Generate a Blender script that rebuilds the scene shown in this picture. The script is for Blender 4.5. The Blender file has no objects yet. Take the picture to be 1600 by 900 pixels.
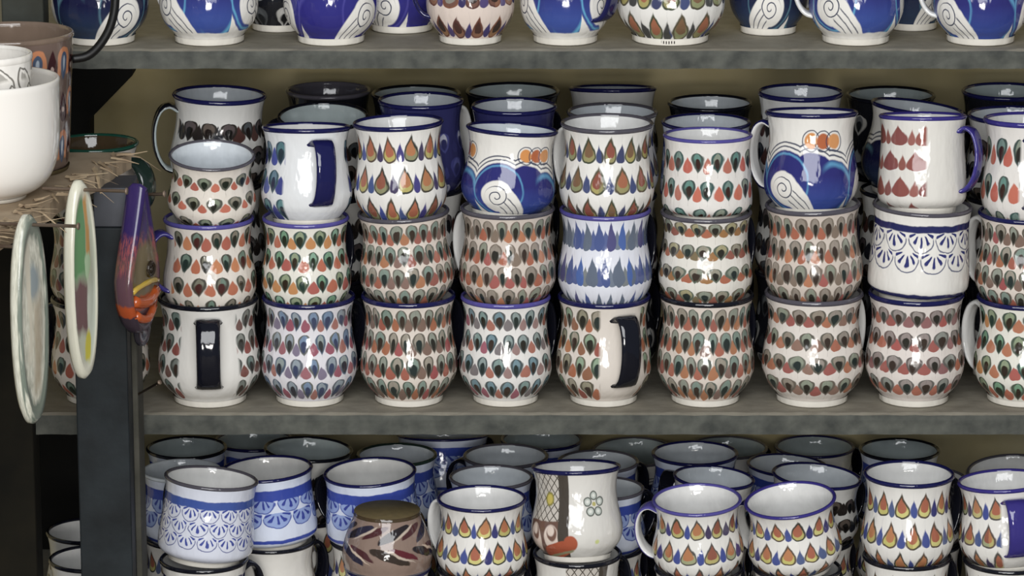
import bpy, math, random
from mathutils import Vector, Matrix

# ------------------------------------------------------------------ camera
C = bpy.context.scene.collection
ELEV = math.radians(13.5)
DIST = 3.6
FPX = 450 / math.tan(math.radians(4.5))
PIVOT = Vector((0, 0, 0.75))
CAM = PIVOT + Vector((0, -DIST * math.cos(ELEV), DIST * math.sin(ELEV)))
cam_data = bpy.data.cameras.new('camera')
cam_data.sensor_width = 36
cam_data.lens = FPX / 1600 * 36
cam_data.clip_start = 0.05
cam = bpy.data.objects.new('camera', cam_data)
cam.location = CAM
cam.rotation_euler = (math.pi / 2 - ELEV, 0, 0)
C.objects.link(cam)
bpy.context.scene.camera = cam

# ------------------------------------------------------------------ world, lights, exposure
world = bpy.data.worlds.new('world')
bpy.context.scene.world = world
world.use_nodes = True
bg = world.node_tree.nodes['Background']
bg.inputs[0].default_value = (0.78, 0.88, 1.0, 1)
bg.inputs[1].default_value = 0.14


def area(name, loc, target, sx, sy, watts, col):
    d = bpy.data.lights.new(name, 'AREA')
    d.shape = 'RECTANGLE'
    d.size, d.size_y, d.energy, d.color = sx, sy, watts, col
    o = bpy.data.objects.new(name, d)
    o.location = loc
    o.rotation_euler = (Vector(target) - Vector(loc)).to_track_quat('-Z', 'Y').to_euler()
    C.objects.link(o)
    return o


area('doorway_daylight', (0.05, -4.6, 0.95), (0, 0, 0.72), 1.1, 0.7, 60, (1.0, 0.97, 0.93))
area('skylight', (-0.15, -2.75, 1.98), (0, 0.0, 0.72), 2.2, 1.5, 82, (0.97, 0.985, 1.0))

vs = bpy.context.scene.view_settings
vs.view_transform = 'Standard'
vs.look = 'None'
vs.gamma = 1
vs.exposure = 0.0
vs.use_curve_mapping = False

rng = random.Random(7)


# ------------------------------------------------------------------ picture rays -> places in the room
def ray(px, py):
    d = Vector(((px - 800) / FPX, -(py - 450) / FPX, -1))
    ce, se = math.cos(ELEV), math.sin(ELEV)
    return Vector((d.x, d.y * se - d.z * ce, d.y * ce + d.z * se))


def P(px, py, Y):
    d = ray(px, py)
    return CAM + d * ((Y - CAM.y) / d.y)


def PZ(px, py, Z):
    d = ray(px, py)
    return CAM + d * ((Z - CAM.z) / d.z)


def mpp(p):
    """metres per pixel at a place"""
    f = Vector((0, math.cos(ELEV), -math.sin(ELEV)))
    return (Vector(p) - CAM).dot(f) / FPX


# ------------------------------------------------------------------ node expressions
NT = None


def lin(h):
    h = h.lstrip('#')
    out = []
    for k in (0, 2, 4):
        c = int(h[k:k + 2], 16) / 255
        out.append(c / 12.92 if c <= 0.04045 else ((c + 0.055) / 1.055) ** 2.4)
    return (*out, 1)


class X:
    def __init__(self, s):
        self.s = s

    def __add__(self, o): return M('ADD', self, o)
    def __radd__(self, o): return M('ADD', o, self)
    def __sub__(self, o): return M('SUBTRACT', self, o)
    def __rsub__(self, o): return M('SUBTRACT', o, self)
    def __mul__(self, o): return M('MULTIPLY', self, o)
    def __rmul__(self, o): return M('MULTIPLY', o, self)
    def __truediv__(self, o): return M('DIVIDE', self, o)
    def __neg__(self): return M('MULTIPLY', self, -1)


def put(sock, v):
    if isinstance(v, X):
        NT.links.new(v.s, sock)
    else:
        sock.default_value = v


def M(op, a, b=None, c=None, clamp=False):
    n = NT.nodes.new('ShaderNodeMath')
    n.operation = op
    n.use_clamp = clamp
    put(n.inputs[0], a)
    if b is not None:
        put(n.inputs[1], b)
    if c is not None:
        put(n.inputs[2], c)
    return X(n.outputs[0])


fl = lambda a: M('FLOOR', a)
fr = lambda a: M('FRACT', a)
ab = lambda a: M('ABSOLUTE', a)
mn = lambda a, b: M('MINIMUM', a, b)
mx = lambda a, b: M('MAXIMUM', a, b)
sq = lambda a: M('SQRT', a)
hyp = lambda a, b: sq(a * a + b * b)


def mask(q, aa=0.05):
    return M('MULTIPLY_ADD', q, 1 / aa, 0.5, clamp=True)


def band(v, a, b, aa=0.012):
    return mask(v - a, aa) * mask(b - v, aa)


def mixc(a, b, f):
    n = NT.nodes.new('ShaderNodeMix')
    n.data_type = 'RGBA'
    put(n.inputs[0], f)
    for k, c in ((6, a), (7, b)):
        if isinstance(c, X):
            NT.links.new(c.s, n.inputs[k])
        else:
            n.inputs[k].default_value = lin(c) if isinstance(c, str) else c
    return X(n.outputs[2])


def rnd(i, j, k=0.0):
    v = NT.nodes.new('ShaderNodeCombineXYZ')
    put(v.inputs[0], i); put(v.inputs[1], j); put(v.inputs[2], k)
    w = NT.nodes.new('ShaderNodeTexWhiteNoise')
    w.noise_dimensions = '3D'
    NT.links.new(v.outputs[0], w.inputs[0])
    return X(w.outputs[0])


def pick(r, cols):
    n = NT.nodes.new('ShaderNodeValToRGB')
    n.color_ramp.interpolation = 'CONSTANT'
    e = n.color_ramp.elements
    while len(e) < len(cols):
        e.new(0.5)
    for k, c in enumerate(cols):
        e[k].position = k / len(cols)
    for k, c in enumerate(cols):
        e[k].color = lin(c)
    NT.links.new(r.s, n.inputs[0])
    return X(n.outputs[0])


def noise(vec, scale, detail=2.0):
    n = NT.nodes.new('ShaderNodeTexNoise')
    n.inputs['Scale'].default_value = scale
    n.inputs['Detail'].default_value = detail
    if vec is not None:
        NT.links.new(vec, n.inputs['Vector'])
    return X(n.outputs[0])


def drop(x, y, y0, y1, r, pw=1.3, up=True):
    """signed width inside a painted drop (round end low when up)"""
    t = (y - y0) * (1 / (y1 - y0))
    if not up:
        t = 1 - t
    t = mn(mx(t, 0.0), 1.0)
    tm = 0.5 / (0.5 + pw)
    K = (r + 0.022) / (math.sqrt(tm) * (1 - tm) ** pw)
    return sq(t) * M('POWER', 1 - t, pw) * K - ab(x) - 0.022


def new_mat(name):
    global NT
    m = bpy.data.materials.new(name)
    m.use_nodes = True
    NT = m.node_tree
    return m, NT.nodes['Principled BSDF']


def plain(name, col, rough=0.15, spec=0.5, vary=0.0, scale=30.0, col2=None, bump=0.0, coord='Object', detail=4.0, metal=0.0):
    m, b = new_mat(name)
    b.inputs['Roughness'].default_value = rough
    b.inputs['Specular IOR Level'].default_value = spec
    b.inputs['Metallic'].default_value = metal
    tc = NT.nodes.new('ShaderNodeTexCoord')
    n = noise(tc.outputs[coord], scale, detail)
    f = M('MULTIPLY_ADD', n - 0.5, 2.2, 0.5, clamp=True)
    c = mixc(col, col2 or col, f)
    NT.links.new(c.s, b.inputs['Base Color'])
    if bump:
        bp = NT.nodes.new('ShaderNodeBump')
        bp.inputs['Strength'].default_value = bump
        bp.inputs['Distance'].default_value = 0.002
        NT.links.new(n.s, bp.inputs['Height'])
        NT.links.new(bp.outputs[0], b.inputs['Normal'])
    return m


def glaze(b):
    b.inputs['Roughness'].default_value = 0.09
    b.inputs['IOR'].default_value = 1.55
    tc = NT.nodes.new('ShaderNodeTexCoord')
    n = noise(tc.outputs['Object'], 4.0, 2.0)
    bp = NT.nodes.new('ShaderNodeBump')
    bp.inputs['Strength'].default_value = 0.12
    bp.inputs['Distance'].default_value = 0.01
    NT.links.new(n.s, bp.inputs['Height'])
    NT.links.new(bp.outputs[0], b.inputs['Normal'])


WHITE = '#e6e2da'


def pattern(name, fn, **kw):
    """glazed, hand painted mug material: fn(u, v, seed) -> colour; u runs round the mug from its handle, v up its side"""
    m, b = new_mat(name)
    glaze(b)
    tc = NT.nodes.new('ShaderNodeTexCoord')
    sp = NT.nodes.new('ShaderNodeSeparateXYZ')
    NT.links.new(tc.outputs['UV'], sp.inputs[0])
    oi = NT.nodes.new('ShaderNodeObjectInfo')
    sc = NT.nodes.new('ShaderNodeSeparateColor')
    NT.links.new(oi.outputs['Color'], sc.inputs[0])
    seed = X(sc.outputs[0]) * 91.7
    nv = NT.nodes.new('ShaderNodeVectorMath')
    nv.operation = 'ADD'
    NT.links.new(tc.outputs['Object'], nv.inputs[0])
    NT.links.new(oi.outputs['Color'], nv.inputs[1])
    wob = noise(nv.outputs[0], 3.2, 3.0) - 0.5
    u0 = X(sp.outputs[0])
    u = fr(u0 + X(sc.outputs[1]) + wob * kw.pop('wobble', 0.035) + 1.0)
    v = X(sp.outputs[1]) + wob * 0.045
    sat = kw.pop('sat', 0.84 if fn in (peacock, spikes) else 0.92)
    col = fn(u, v, seed, u0, **kw)
    hs = NT.nodes.new('ShaderNodeHueSaturation')
    hs.inputs['Saturation'].default_value = sat
    hs.inputs['Value'].default_value = 0.97
    NT.links.new(col.s, hs.inputs['Color'])
    col = X(hs.outputs[0])
    NT.links.new(col.s, b.inputs['Base Color'])
    return m


def rows(u, v, seed, n, nr, v0, v1, stagger=0.5):
    vv = (v - v0) * (nr / (v1 - v0))
    j = fl(vv)
    y = fr(vv)
    inside = mask(vv, 0.02) * mask(nr - vv, 0.02)
    uu = u * n + j * stagger + rnd(j, seed) * 0.2
    return uu, j, y, inside


def peacock(u, v, seed, u0, n=18, nr=4, v0=0.07, v1=0.95, ground=WHITE, outer=('#5b5f55', '#6f6f62', '#55615c'), ring=('#8f9485', '#9a9181', '#7f9184'),
            core=('#2f2c24', '#3c2f26', '#2a3430'), small=('#a3492c', '#b5602f', '#8d4038', '#7c5f4e'), yb=0.02, yt=0.98, r=0.37, rs=0.27, sh=0.66, clear=0.055):
    uu, j, y, ins = rows(u, v, seed, n, nr, v0, v1)
    i = fl(uu); x = fr(uu) - 0.5
    i2 = fl(uu + 0.5); x2 = fr(uu + 0.5) - 0.5
    ra = rnd(i, j, seed); rb = rnd(i2, j, seed + 3.3)
    q2 = drop(x2, y, yb, yb + (yt - yb) * sh, rs, 1.1, True)
    q1 = drop(x + (ra - 0.5) * 0.1, y, yb, yt, r, 1.05, False)
    qc = drop(x + (ra - 0.5) * 0.1, y, yb + 0.1, yb + (yt - yb) * 0.72, r * 0.48, 0.9, False)
    c = mixc(ground, pick(rb, small), mask(q2, 0.06) * ins)
    c = mixc(c, pick(ra, outer), mask(q1, 0.06) * ins)
    c = mixc(c, pick(fr(ra * 7.3), ring), mask(q1 - 0.13, 0.06) * mask(y - (yb + (yt - yb) * 0.35), 0.1) * ins)
    c = mixc(c, pick(fr(ra * 3.7), core), mask(qc, 0.08) * ins)
    if clear:
        near = mask(clear - mn(u0, 1 - u0), 0.01)
        c = mixc(c, ground, near)
    return c


def spikes(u, v, seed, u0, n=12, nr=3, v0=0.04, v1=0.95, ground=WHITE, outer=('#4b4536', '#5a4a3c', '#3f4038'), ring=('#b3a54d', '#a89a62', '#8d8c62'),
           core=('#a8552a', '#8e4a2e', '#b06a2c'), small=('#2c3f8f', '#38307a', '#3a4f86', '#453a5c'), yb=0.02, yt=1.0, r=0.33, rs=0.17, sh=0.72, nested=True, clear=0.05):
    uu, j, y, ins = rows(u, v, seed, n, nr, v0, v1)
    i = fl(uu); x = fr(uu) - 0.5
    i2 = fl(uu + 0.5); x2 = fr(uu + 0.5) - 0.5
    ra = rnd(i, j, seed); rb = rnd(i2, j, seed + 3.3)
    q2 = drop(x2, y, yb + 0.02, yb + (yt - yb) * sh, rs, 1.4, True) + 0.006
    q1 = drop(x, y, yb, yt, r, 1.45, True)
    c = mixc(ground, pick(rb, small), mask(q2, 0.05) * ins)
    c = mixc(c, pick(ra, outer), mask(q1, 0.05) * ins)
    if nested:
        L = yt - yb
        qr = drop(x, y, yb + 0.06 * L, yb + 0.76 * L, r * 0.78, 1.3, True)
        qc = drop(x, y, yb + 0.2 * L, yb + 0.82 * L, r * 0.6, 1.3, True)
        c = mixc(c, pick(fr(ra * 5.1), ring), mask(qr, 0.05) * ins)
        c = mixc(c, pick(fr(ra * 9.7), core), mask(qc, 0.05) * ins)
    if clear:
        c = mixc(c, ground, mask(clear - mn(u0, 1 - u0), 0.01))
    return c


def wave(u, v, seed, u0, discs=True, navy='#24246e', blue='#28408f', cyan='#4f8fb8', ground=WHITE, low=0.0, mirror=1, line='#3a3f55'):
    a = (fr(u * 3.0) - 0.5) * (2.1 * mirror)        # three waves round the mug
    b = v * 2.05 - low
    def circ(cx, cy, r, k=1.0):
        return hyp(a - cx, (b - cy) * k) - r
    d1 = circ(-0.48, 0.68, 0.62, 0.95)
    d2 = circ(0.16, 0.62, 0.58, 0.85)
    d3 = circ(0.66, 0.5, 0.52, 0.8)
    d = mn(mn(d1, d2), d3)
    body = mask(-d, 0.03)
    c = ground
    for off in (0.07, 0.15):
        c = mixc(c, line, mask(0.014 - ab(d - off), 0.02) * mask(b - 0.5, 0.1))
    c = mixc(c, navy, body)
    c = mixc(c, blue, body * mask(-0.05 - b + 0.62, 0.5))
    c = mixc(c, cyan, mask(0.04 - ab(d3 + 0.07), 0.06) * body * mask(a - 0.45, 0.2))
    c = mixc(c, cyan, mask(0.02 - ab(d1 + 0.06), 0.03) * body * mask(0.1 - a, 0.1))
    # white curl with its spiral and tail
    cx, cy = -0.5, 0.55
    ca, sa = math.cos(0.62), math.sin(0.62)
    la = (a - cx) * ca - (b - cy) * sa
    lb = (a - cx) * sa + (b - cy) * ca
    curl = mask(-circ(cx, cy, 0.36, 0.95), 0.03)
    tail = mask(0.34 - la * 0.16 - ab(lb + la * la * 0.2 - 0.02), 0.03) * mask(la, 0.05) * mask(1.35 - la, 0.05)
    wt = mx(curl, tail)
    c = mixc(c, ground, wt)
    rad = hyp(la, lb)
    ang = M('ARCTAN2', lb, la)
    sp = ab(fr(rad * 7.5 - ang * (1 / (2 * math.pi))) - 0.5)
    c = mixc(c, line, mask(0.09 - sp, 0.08) * mask(0.26 - rad, 0.03) * mask(rad - 0.02, 0.02))
    for k in (-0.12, 0.02, 0.15):
        c = mixc(c, line, mask(0.012 - ab(lb + la * la * 0.2 - k + la * 0.05), 0.02) * tail * mask(la - 0.2, 0.05))
    c = mixc(c, ground, mask(0.06 - b, 0.03))
    if discs:
        for cx, col in ((0.12, '#d0873c'), (0.42, '#b05a28'), (0.70, '#cf8b4a')):
            dd = circ(cx, 1.52, 0.155)
            c = mixc(c, line, mask(0.012 - ab(dd - 0.05), 0.02))
            c = mixc(c, col, mask(-dd, 0.03))
    return c


def scallop(u, v, seed, u0, n=10, nr=3, v0=0.27, v1=0.76, ground=WHITE, petal='#2a2f6d', line='#4c5170', bandc='#2c3f95', b0=0.76, b1=0.86, lowline=0.13, tint=None, asp=0.68, fan=11.0):
    vv = (v1 - v) * (nr / (v1 - v0))
    c = ground
    for sh in (1, 0):
        j = fl(vv) - sh
        y = vv - j                                   # downwards from the scale's own top, to 1.5
        uu = u * n + j * 0.5
        x = fr(uu) - 0.5
        ok = mask(j + 0.5, 0.02) * mask(nr - 0.5 - j, 0.02)
        Yd = y * asp
        ro = hyp(x, Yd - 0.24)                        # the scale's own outline
        inn = mask(0.46 - ro, 0.04) * ok
        c = mixc(c, tint or ground, inn)
        dd = hyp(x, Yd + 0.06)
        ang = M('ARCTAN2', x, Yd + 0.06)
        wide = M('COSINE', ang * fan)
        pet = mask(wide - 0.35 + dd * 0.2, 0.4) * mask(1.35 - ab(ang), 0.1) * mask(0.56 - dd - ab(ang) * 0.1 + wide * 0.04, 0.05) * mask(dd - 0.2, 0.06)
        c = mixc(c, petal, pet * inn)
        c = mixc(c, line, mask(0.02 - ab(ro - 0.45), 0.03) * ok * mask(Yd - 0.2, 0.08))
    c = mixc(c, bandc, band(v, b0, b1))
    if lowline:
        c = mixc(c, bandc, band(v, lowline - 0.025, lowline + 0.025))
    return c


def lattice(u, v, seed, u0):
    a = (u - 0.5) * (2 * math.pi)
    b = v * 2.05
    g = '#dcd8d0'; dk = '#4b443c'
    c = mixc(g, g, 0.0)
    zone = band(a, -1.25, -0.42, 0.03)
    p = ab(fr((a * 1.25 + b) * 4.2) - 0.5); q = ab(fr((a * 1.25 - b) * 4.2) - 0.5)
    c = mixc(c, '#c9c1b6', zone)
    c = mixc(c, dk, zone * mx(mask(0.07 - p, 0.06), mask(0.07 - q, 0.06)))
    yd = hyp(a + 0.72, (b - 1.42) * 0.85)
    c = mixc(c, '#8d8540', mask(0.13 - yd, 0.03)); c = mixc(c, '#c9b653', mask(0.09 - yd, 0.03))
    lowz = band(a, -1.35, -0.42, 0.03) * mask(0.95 + a * 0.0 - b, 0.03)
    c = mixc(c, '#6e5246', lowz)
    for cx in (-0.62, -1.12):
        d = hyp(a - cx, (b - 0.55) * 0.62)
        c = mixc(c, '#e0cdbf', mask(0.2 - d, 0.03))
        d2 = hyp(a - cx - 0.02, (b - 0.68) * 0.8)
        c = mixc(c, '#7a5a4c', mask(0.13 - d2, 0.03))
        c = mixc(c, '#e0cdbf', mask(0.09 - hyp(a - cx, (b - 0.74) * 0.8), 0.03))
    c = mixc(c, dk, band(a, -0.45, -0.2, 0.02))
    foot = hyp((a + 0.5) * 0.52, (b - 0.30 - (a + 0.5) * 0.28) * 1.25)
    toe = hyp(a + 0.16, (b - 0.47) * 0.9)
    fz = mx(mask(0.24 - foot, 0.03), mask(0.16 - toe, 0.03))
    c = mixc(c, '#a84c28', fz)
    c = mixc(c, '#8d8a68', mask(0.03 - ab(b - 0.2 - (a + 0.5) * 0.25), 0.03) * band(a, -0.95, -0.1, 0.05))
    for k in range(5):
        t = math.pi / 2 + k * 2 * math.pi / 5
        fd = hyp(a - 0.42 - 0.17 * math.cos(t), b - 1.32 - 0.19 * math.sin(t))
        c = mixc(c, '#5e635c', mask(0.105 - fd, 0.02)); c = mixc(c, '#c3c8bf', mask(0.075 - fd, 0.02)); c = mixc(c, '#e3e3da', mask(0.035 - fd, 0.02))
    c = mixc(c, '#b9b06a', mask(0.05 - hyp(a - 0.42, b - 1.32), 0.02))
    c = mixc(c, '#c9cf86', mask(0.05 - hyp(a - 0.45, b - 0.5), 0.03))
    return c


def brush(u, v, seed, u0):
    """taupe mug with slanting dark feather strokes"""
    c = mixc('#8b7568', '#8b7568', 0.0)
    for (n, nr, sl, r, col, yt, ph) in ((6, 2, 0.9, 0.17, ('#2b2528', '#2f2c3e', '#3a3029'), 0.95, 0.0), (6, 2, 0.9, 0.13, ('#5d1f27', '#332b30', '#4d2a2d'), 0.75, 0.42), (6, 2, 0.9, 0.04, ('#d7c7b5', '#d0bba6', '#bfae9d'), 0.9, 0.22)):
        vv = (v - 0.1) * (nr / 0.72)
        j = fl(vv); y = fr(vv)
        uu = u * n + y * sl * (j * 2 - 1) + ph
        i = fl(uu); x = fr(uu) - 0.5
        q = drop(x, y, 0.08, yt, r * 1.5, 0.8, True)
        c = mixc(c, pick(rnd(i, j, ph), col), mask(q, 0.05) * mask(vv, 0.02) * mask(nr - vv, 0.02))
    return c


def horseshoe(u, v, seed, u0):
    """brown pot: orange arches over blue drops, dark red drops between"""
    n, nr = 11, 3
    vv = (v - 0.03) * (nr / 0.93)
    j = fl(vv); y = fr(vv)
    uu = u * n + j * 0.5
    x = fr(uu) - 0.5; x2 = fr(uu + 0.5) - 0.5
    c = mixc('#6d5a50', '#6d5a50', 0.0)
    d = hyp(x, mx(y - 0.62, 0.0) * 1.0)
    c = mixc(c, '#c07a4c', mask(0.075 - ab(d - 0.22), 0.03) * mask(y - 0.25, 0.05))
    c = mixc(c, '#46546b', mask(drop(x, y, 0.12, 0.8, 0.15, 0.8, False), 0.04))
    c = mixc(c, '#a9b3bd', mask(drop(x, y, 0.3, 0.7, 0.05, 0.8, False), 0.04))
    c = mixc(c, '#3a1518', mask(drop(x2, y, 0.1, 0.9, 0.2, 1.0, True), 0.04))
    c = mixc(c, '#b59b90', mask(0.07 - hyp(x2, (y - 0.42)), 0.03))
    return c


def leaves(u, v, seed, u0):
    g = '#e9e4dc'
    n, nr = 10, 4
    vv = (v - 0.30) * (nr / 0.70)
    c = mixc(g, g, 0.0)
    for sh in (1, 0):
        j = fl(vv) - 1 + sh
        y = vv - j
        uu = u * n + j * 0.5 + y * 0.25
        x = fr(uu) - 0.5
        q = drop(x, y, 0.0, 1.6, 0.42, 0.9, True)
        ok = mask(j + 0.5, 0.02) * mask(nr - 1.5 - j, 0.02)
        c = mixc(c, g, mask(q, 0.05) * ok)
        c = mixc(c, '#75716a', mask(0.045 - ab(q - 0.05), 0.04) * ok * mask(y - 0.02, 0.02) * mask(1.55 - y, 0.02))
        c = mixc(c, '#a7a39b', mask(q - 0.22, 0.05) * ok * mask(y - 0.8, 0.2))
    return c


PAT = {}
T_ = '#dfd3c4'
PAT['pk_dense'] = pattern('peacock_dense', peacock, n=20, nr=4, r=.43, rs=.31, ground='#d8cabc', outer=('#6a655a', '#746a5f', '#5f665c'), small=('#a3563a', '#96503f', '#85665a', '#a8693a'))
PAT['pk_tan'] = pattern('peacock_tan', peacock, n=20, nr=4, r=.42, rs=.31, ground='#cfc0b2', outer=('#77695c', '#6b665b', '#7d7263'), ring=('#94887a', '#8b8f7d', '#9a8d7f'), small=('#a5542f', '#b26a3a', '#a04a40', '#83705f'))
PAT['pk_brown'] = pattern('peacock_brown', peacock, n=20, nr=4, r=.42, rs=.31, ground='#d9ccbe', outer=('#5d5549', '#676054', '#4f5a4d'), small=('#9c4d33', '#a05a2e', '#7c6152', '#9a3f3c'))
PAT['pk_blue'] = pattern('peacock_bluish', peacock, n=17, nr=4, ground='#dcd8dc', outer=('#5b6069', '#66685f', '#4f5f73'), ring=('#8d98a0', '#8f9a98', '#6f86a3'), core=('#33343c', '#37405e', '#3a3a3a'), small=('#9a5a62', '#a06457', '#7d7187', '#95485a'), yb=0.06, yt=0.96)
PAT['pk_teal'] = pattern('peacock_teal', peacock, n=16, nr=4, ground='#e2ded8', outer=('#4b5556', '#565c5a', '#41545a'), ring=('#7e9690', '#8b9a96', '#6f8c95'), small=('#a5604a', '#96756f', '#9c5060', '#7c7474'), yb=0.08, yt=0.94)
PAT['pk_post'] = pattern('peacock_spaced', peacock, n=15, nr=4, ground='#dedad2', outer=('#50544d', '#5c5e57', '#48554f'), ring=('#7a8078', '#82857c', '#6d7f78'), small=('#8b4034', '#7a4438', '#704d44'), r=0.34, yb=0.05, yt=0.95, clear=0.1)
PAT['pk_olive'] = pattern('peacock_olive', peacock, n=16, nr=4, ground='#dacfc2', outer=('#5c5645', '#6a6351', '#4f5b48'), ring=('#948d74', '#8aa083', '#9d9380'), small=('#a65a2b', '#b06a30', '#93432f', '#8d5a38'), clear=0.085)
PAT['pk_gap'] = pattern('peacock_gaps', peacock, n=15, nr=4, v0=0.09, v1=0.93, ground='#ddd3c8', outer=('#6b6154', '#5f5a4e', '#6a6a5c'), ring=('#948878', '#8d9480', '#978c80'), small=('#a45a3a', '#9a4b3f', '#8d6a58', '#a8623a'), yb=0.2, yt=0.98, r=0.42, rs=0.3, sh=0.7)
PAT['pk_gap2'] = pattern('peacock_gaps_red', peacock, n=15, nr=4, v0=0.09, v1=0.93, ground='#dcd1c8', outer=('#6b5a54', '#5f5550', '#66625c'), ring=('#948680', '#8d8f86', '#978c86'), small=('#a5463c', '#9a4b3f', '#8d5a58', '#a8583a'), yb=0.18, yt=0.98, r=0.42, rs=0.3, sh=0.7)
PAT['pk_row'] = pattern('peacock_rows', peacock, n=15, nr=4, v0=0.07, v1=0.97, ground='#e0dace', outer=('#5d574c', '#69624f', '#5c6656'), ring=('#97917e', '#a29a70', '#8b917f'), small=('#a8562c', '#9c6a2c', '#93503a', '#7c6a48'), yb=0.3, yt=0.98, r=0.43, rs=0.3)
PAT['pk_orange'] = pattern('peacock_orange', peacock, n=13, nr=4, v0=0.05, v1=0.95, ground='#dfd5c8', outer=('#4d4a40', '#55574a', '#3e4a42'), ring=('#7c7a68', '#6e8474', '#857c6c'), core=('#4a201a', '#2a2a22', '#1f2f28'), small=('#b25a2c', '#c0702f', '#a84d30'), yb=0.1, yt=0.95, r=0.3, rs=0.26, sh=0.8)
PAT['pk_green'] = pattern('peacock_green', peacock, n=14, nr=4, v0=0.05, v1=0.95, ground='#e2ded0', outer=('#3f4f43', '#4d5a49', '#3c5550'), ring=('#6f9a78', '#7fa68b', '#8d9a78'), core=('#2a3022', '#33281c', '#22382e'), small=('#b2562c', '#bd7a2c', '#a8493a', '#b0663a'), yb=0.08, yt=0.96, r=0.34, rs=0.28, sh=0.72)
PAT['pk_big'] = pattern('peacock_big', peacock, n=12, nr=3, v0=-0.02, v1=0.86, ground='#e0d6c8', outer=('#55554a', '#5d5f52', '#4b5349'), ring=('#85866f', '#7f8a72', '#8d8674'), core=('#26261c', '#2e2a1e', '#20281e'), small=('#b0502f', '#bd5a34', '#a84a30'), yb=0.28, yt=0.98, r=0.36, rs=0.22, sh=0.66)
PAT['pk_redteal'] = pattern('peacock_red_teal', peacock, n=13, nr=3, v0=-0.12, v1=0.88, ground='#e2dcd4', outer=('#3f504b', '#4a5750', '#3c5a55'), ring=('#6f8a80', '#5f8c80', '#88917f'), core=('#3a2018', '#2c2a24', '#3a2a22'), small=('#b8492c', '#c0552f', '#b05a3f'), yb=0.16, yt=0.92, r=0.32, rs=0.24, sh=0.8)
PAT['pk_navy'] = pattern('peacock_navy', peacock, n=13, nr=3, v0=0.0, v1=0.88, ground='#dfe0e0', outer=('#33525c', '#3b5a60', '#3a4f62'), ring=('#5c8a8c', '#4f7a80', '#5f7f92'), core=('#2a3a44', '#24304a', '#2a3a3c'), small=('#2f3f9a', '#2a3584', '#3c4f9c'), yb=0.12, yt=0.98, r=0.36, rs=0.28, sh=0.8, clear=0.14)
PAT['pk_dark'] = pattern('peacock_dark', peacock, n=13, nr=3, v0=0.05, v1=0.8, ground='#cfcdc8', outer=('#2c2723', '#342c28', '#26282c'), ring=('#5d5148', '#544a4a', '#4a4f52'), core=('#181513', '#1f1816', '#15171a'), small=('#2a2422', '#4a2a24', '#22242c'), yb=0.15, yt=0.95, r=0.4, rs=0.28, sh=0.9)
PAT['sp_multi'] = pattern('spikes_multi', spikes)
PAT['sp_olive'] = pattern('spikes_olive', spikes, n=12, outer=('#4f4a36', '#5a523c', '#454c38'), ring=('#a89c50', '#968f58', '#8c9060'), core=('#8a4028', '#a0582c', '#7c5a38'), small=('#3a4674', '#4a4a48', '#3a3f66'))
PAT['sp_bright'] = pattern('spikes_bright', spikes, n=12, nr=3, v0=0.0, v1=0.93, ring=('#c4bb58', '#b9ad55', '#cfc56a'), core=('#b06228', '#a8542c', '#b87030'), small=('#33458f', '#2f2f70', '#4a5a88'), yb=0.03, yt=1.0)
PAT['sp_rows'] = pattern('spikes_rows', spikes, n=12, nr=3, v0=0.0, v1=0.95, outer=('#54504a', '#4a4a3c', '#5c4a44'), yb=0.03, yt=1.0, ring=('#b5a95c', '#9da074', '#bdb066'))
PAT['sp_pink'] = pattern('spikes_pink', spikes, n=12, nr=3, ground='#d9c6b8', v0=0.04, v1=0.9, outer=('#6a3a28', '#7c4628', '#59332c'), ring=('#8a5a3c', '#9a6a3c', '#704838'), core=('#3c2a22', '#8a8478', '#4a2c24'), small=('#3a2f6a', '#332a5c', '#4a3a70'), r=0.35, yb=0.1, yt=0.9)
PAT['sp_brick'] = pattern('spikes_brick', spikes, n=9, nr=4, v0=-0.1, v1=0.95, ground='#dfdad0', outer=('#8c4236', '#94493a', '#86403a'), small=('#8f4a3c', '#9a5548', '#86443c'), nested=False, r=0.36, rs=0.14, yb=0.1, yt=0.95, sh=0.8, clear=0.18)
PAT['sp_blue'] = pattern('spikes_blue', spikes, n=22, nr=3, v0=-0.06, v1=0.98, ground='#dcdde6', outer=('#3c4f8a', '#5f6a7c', '#49477c', '#2f57a0'), small=('#6f7a8a', '#4a5a90', '#7a7f80'), nested=False, r=0.4, rs=0.34, yb=0.1, yt=1.0, sh=0.7, clear=0)
PAT['ink'] = pattern('ink_leaf', peacock, n=9, nr=3, v0=0.0, v1=0.85, ground='#1b1c22', outer=('#3b3e42', '#b3b1ab', '#4a4d50'), ring=('#5a5d60', '#c2c0ba', '#66696c'), core=('#15161a', '#22252a', '#15161a'), small=('#2e3136', '#24262c', '#8d8f90'), r=.3, rs=.16, yb=.1, yt=.9, clear=0)
PAT['ink_navy'] = pattern('ink_navy_leaf', peacock, n=10, nr=3, v0=0.0, v1=0.75, ground='#23245e', outer=('#30337c', '#a9abc0', '#3b3f86'), ring=('#454a92', '#b7b9cb', '#50559a'), core=('#1a1b4a', '#24265e', '#1a1b4a'), small=('#2c2f74', '#8f93b5', '#262868'), r=.3, rs=.16, yb=.1, yt=.9, clear=0)
PAT['wave_sun'] = pattern('wave_sun', wave, wobble=0.012)
PAT['wave'] = pattern('wave_plain', wave, discs=False, wobble=0.012)
PAT['wave_cyan'] = pattern('wave_cyan', wave, discs=False, blue='#2b4592', cyan='#559fc4', low=0.2, wobble=0.012)
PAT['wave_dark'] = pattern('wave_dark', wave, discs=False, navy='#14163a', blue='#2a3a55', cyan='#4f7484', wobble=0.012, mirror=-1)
PAT['wave_navy'] = pattern('wave_navy', wave, discs=False, navy='#231f78', blue='#231f78', cyan='#3f3a90', wobble=0.012, mirror=-1)
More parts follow.
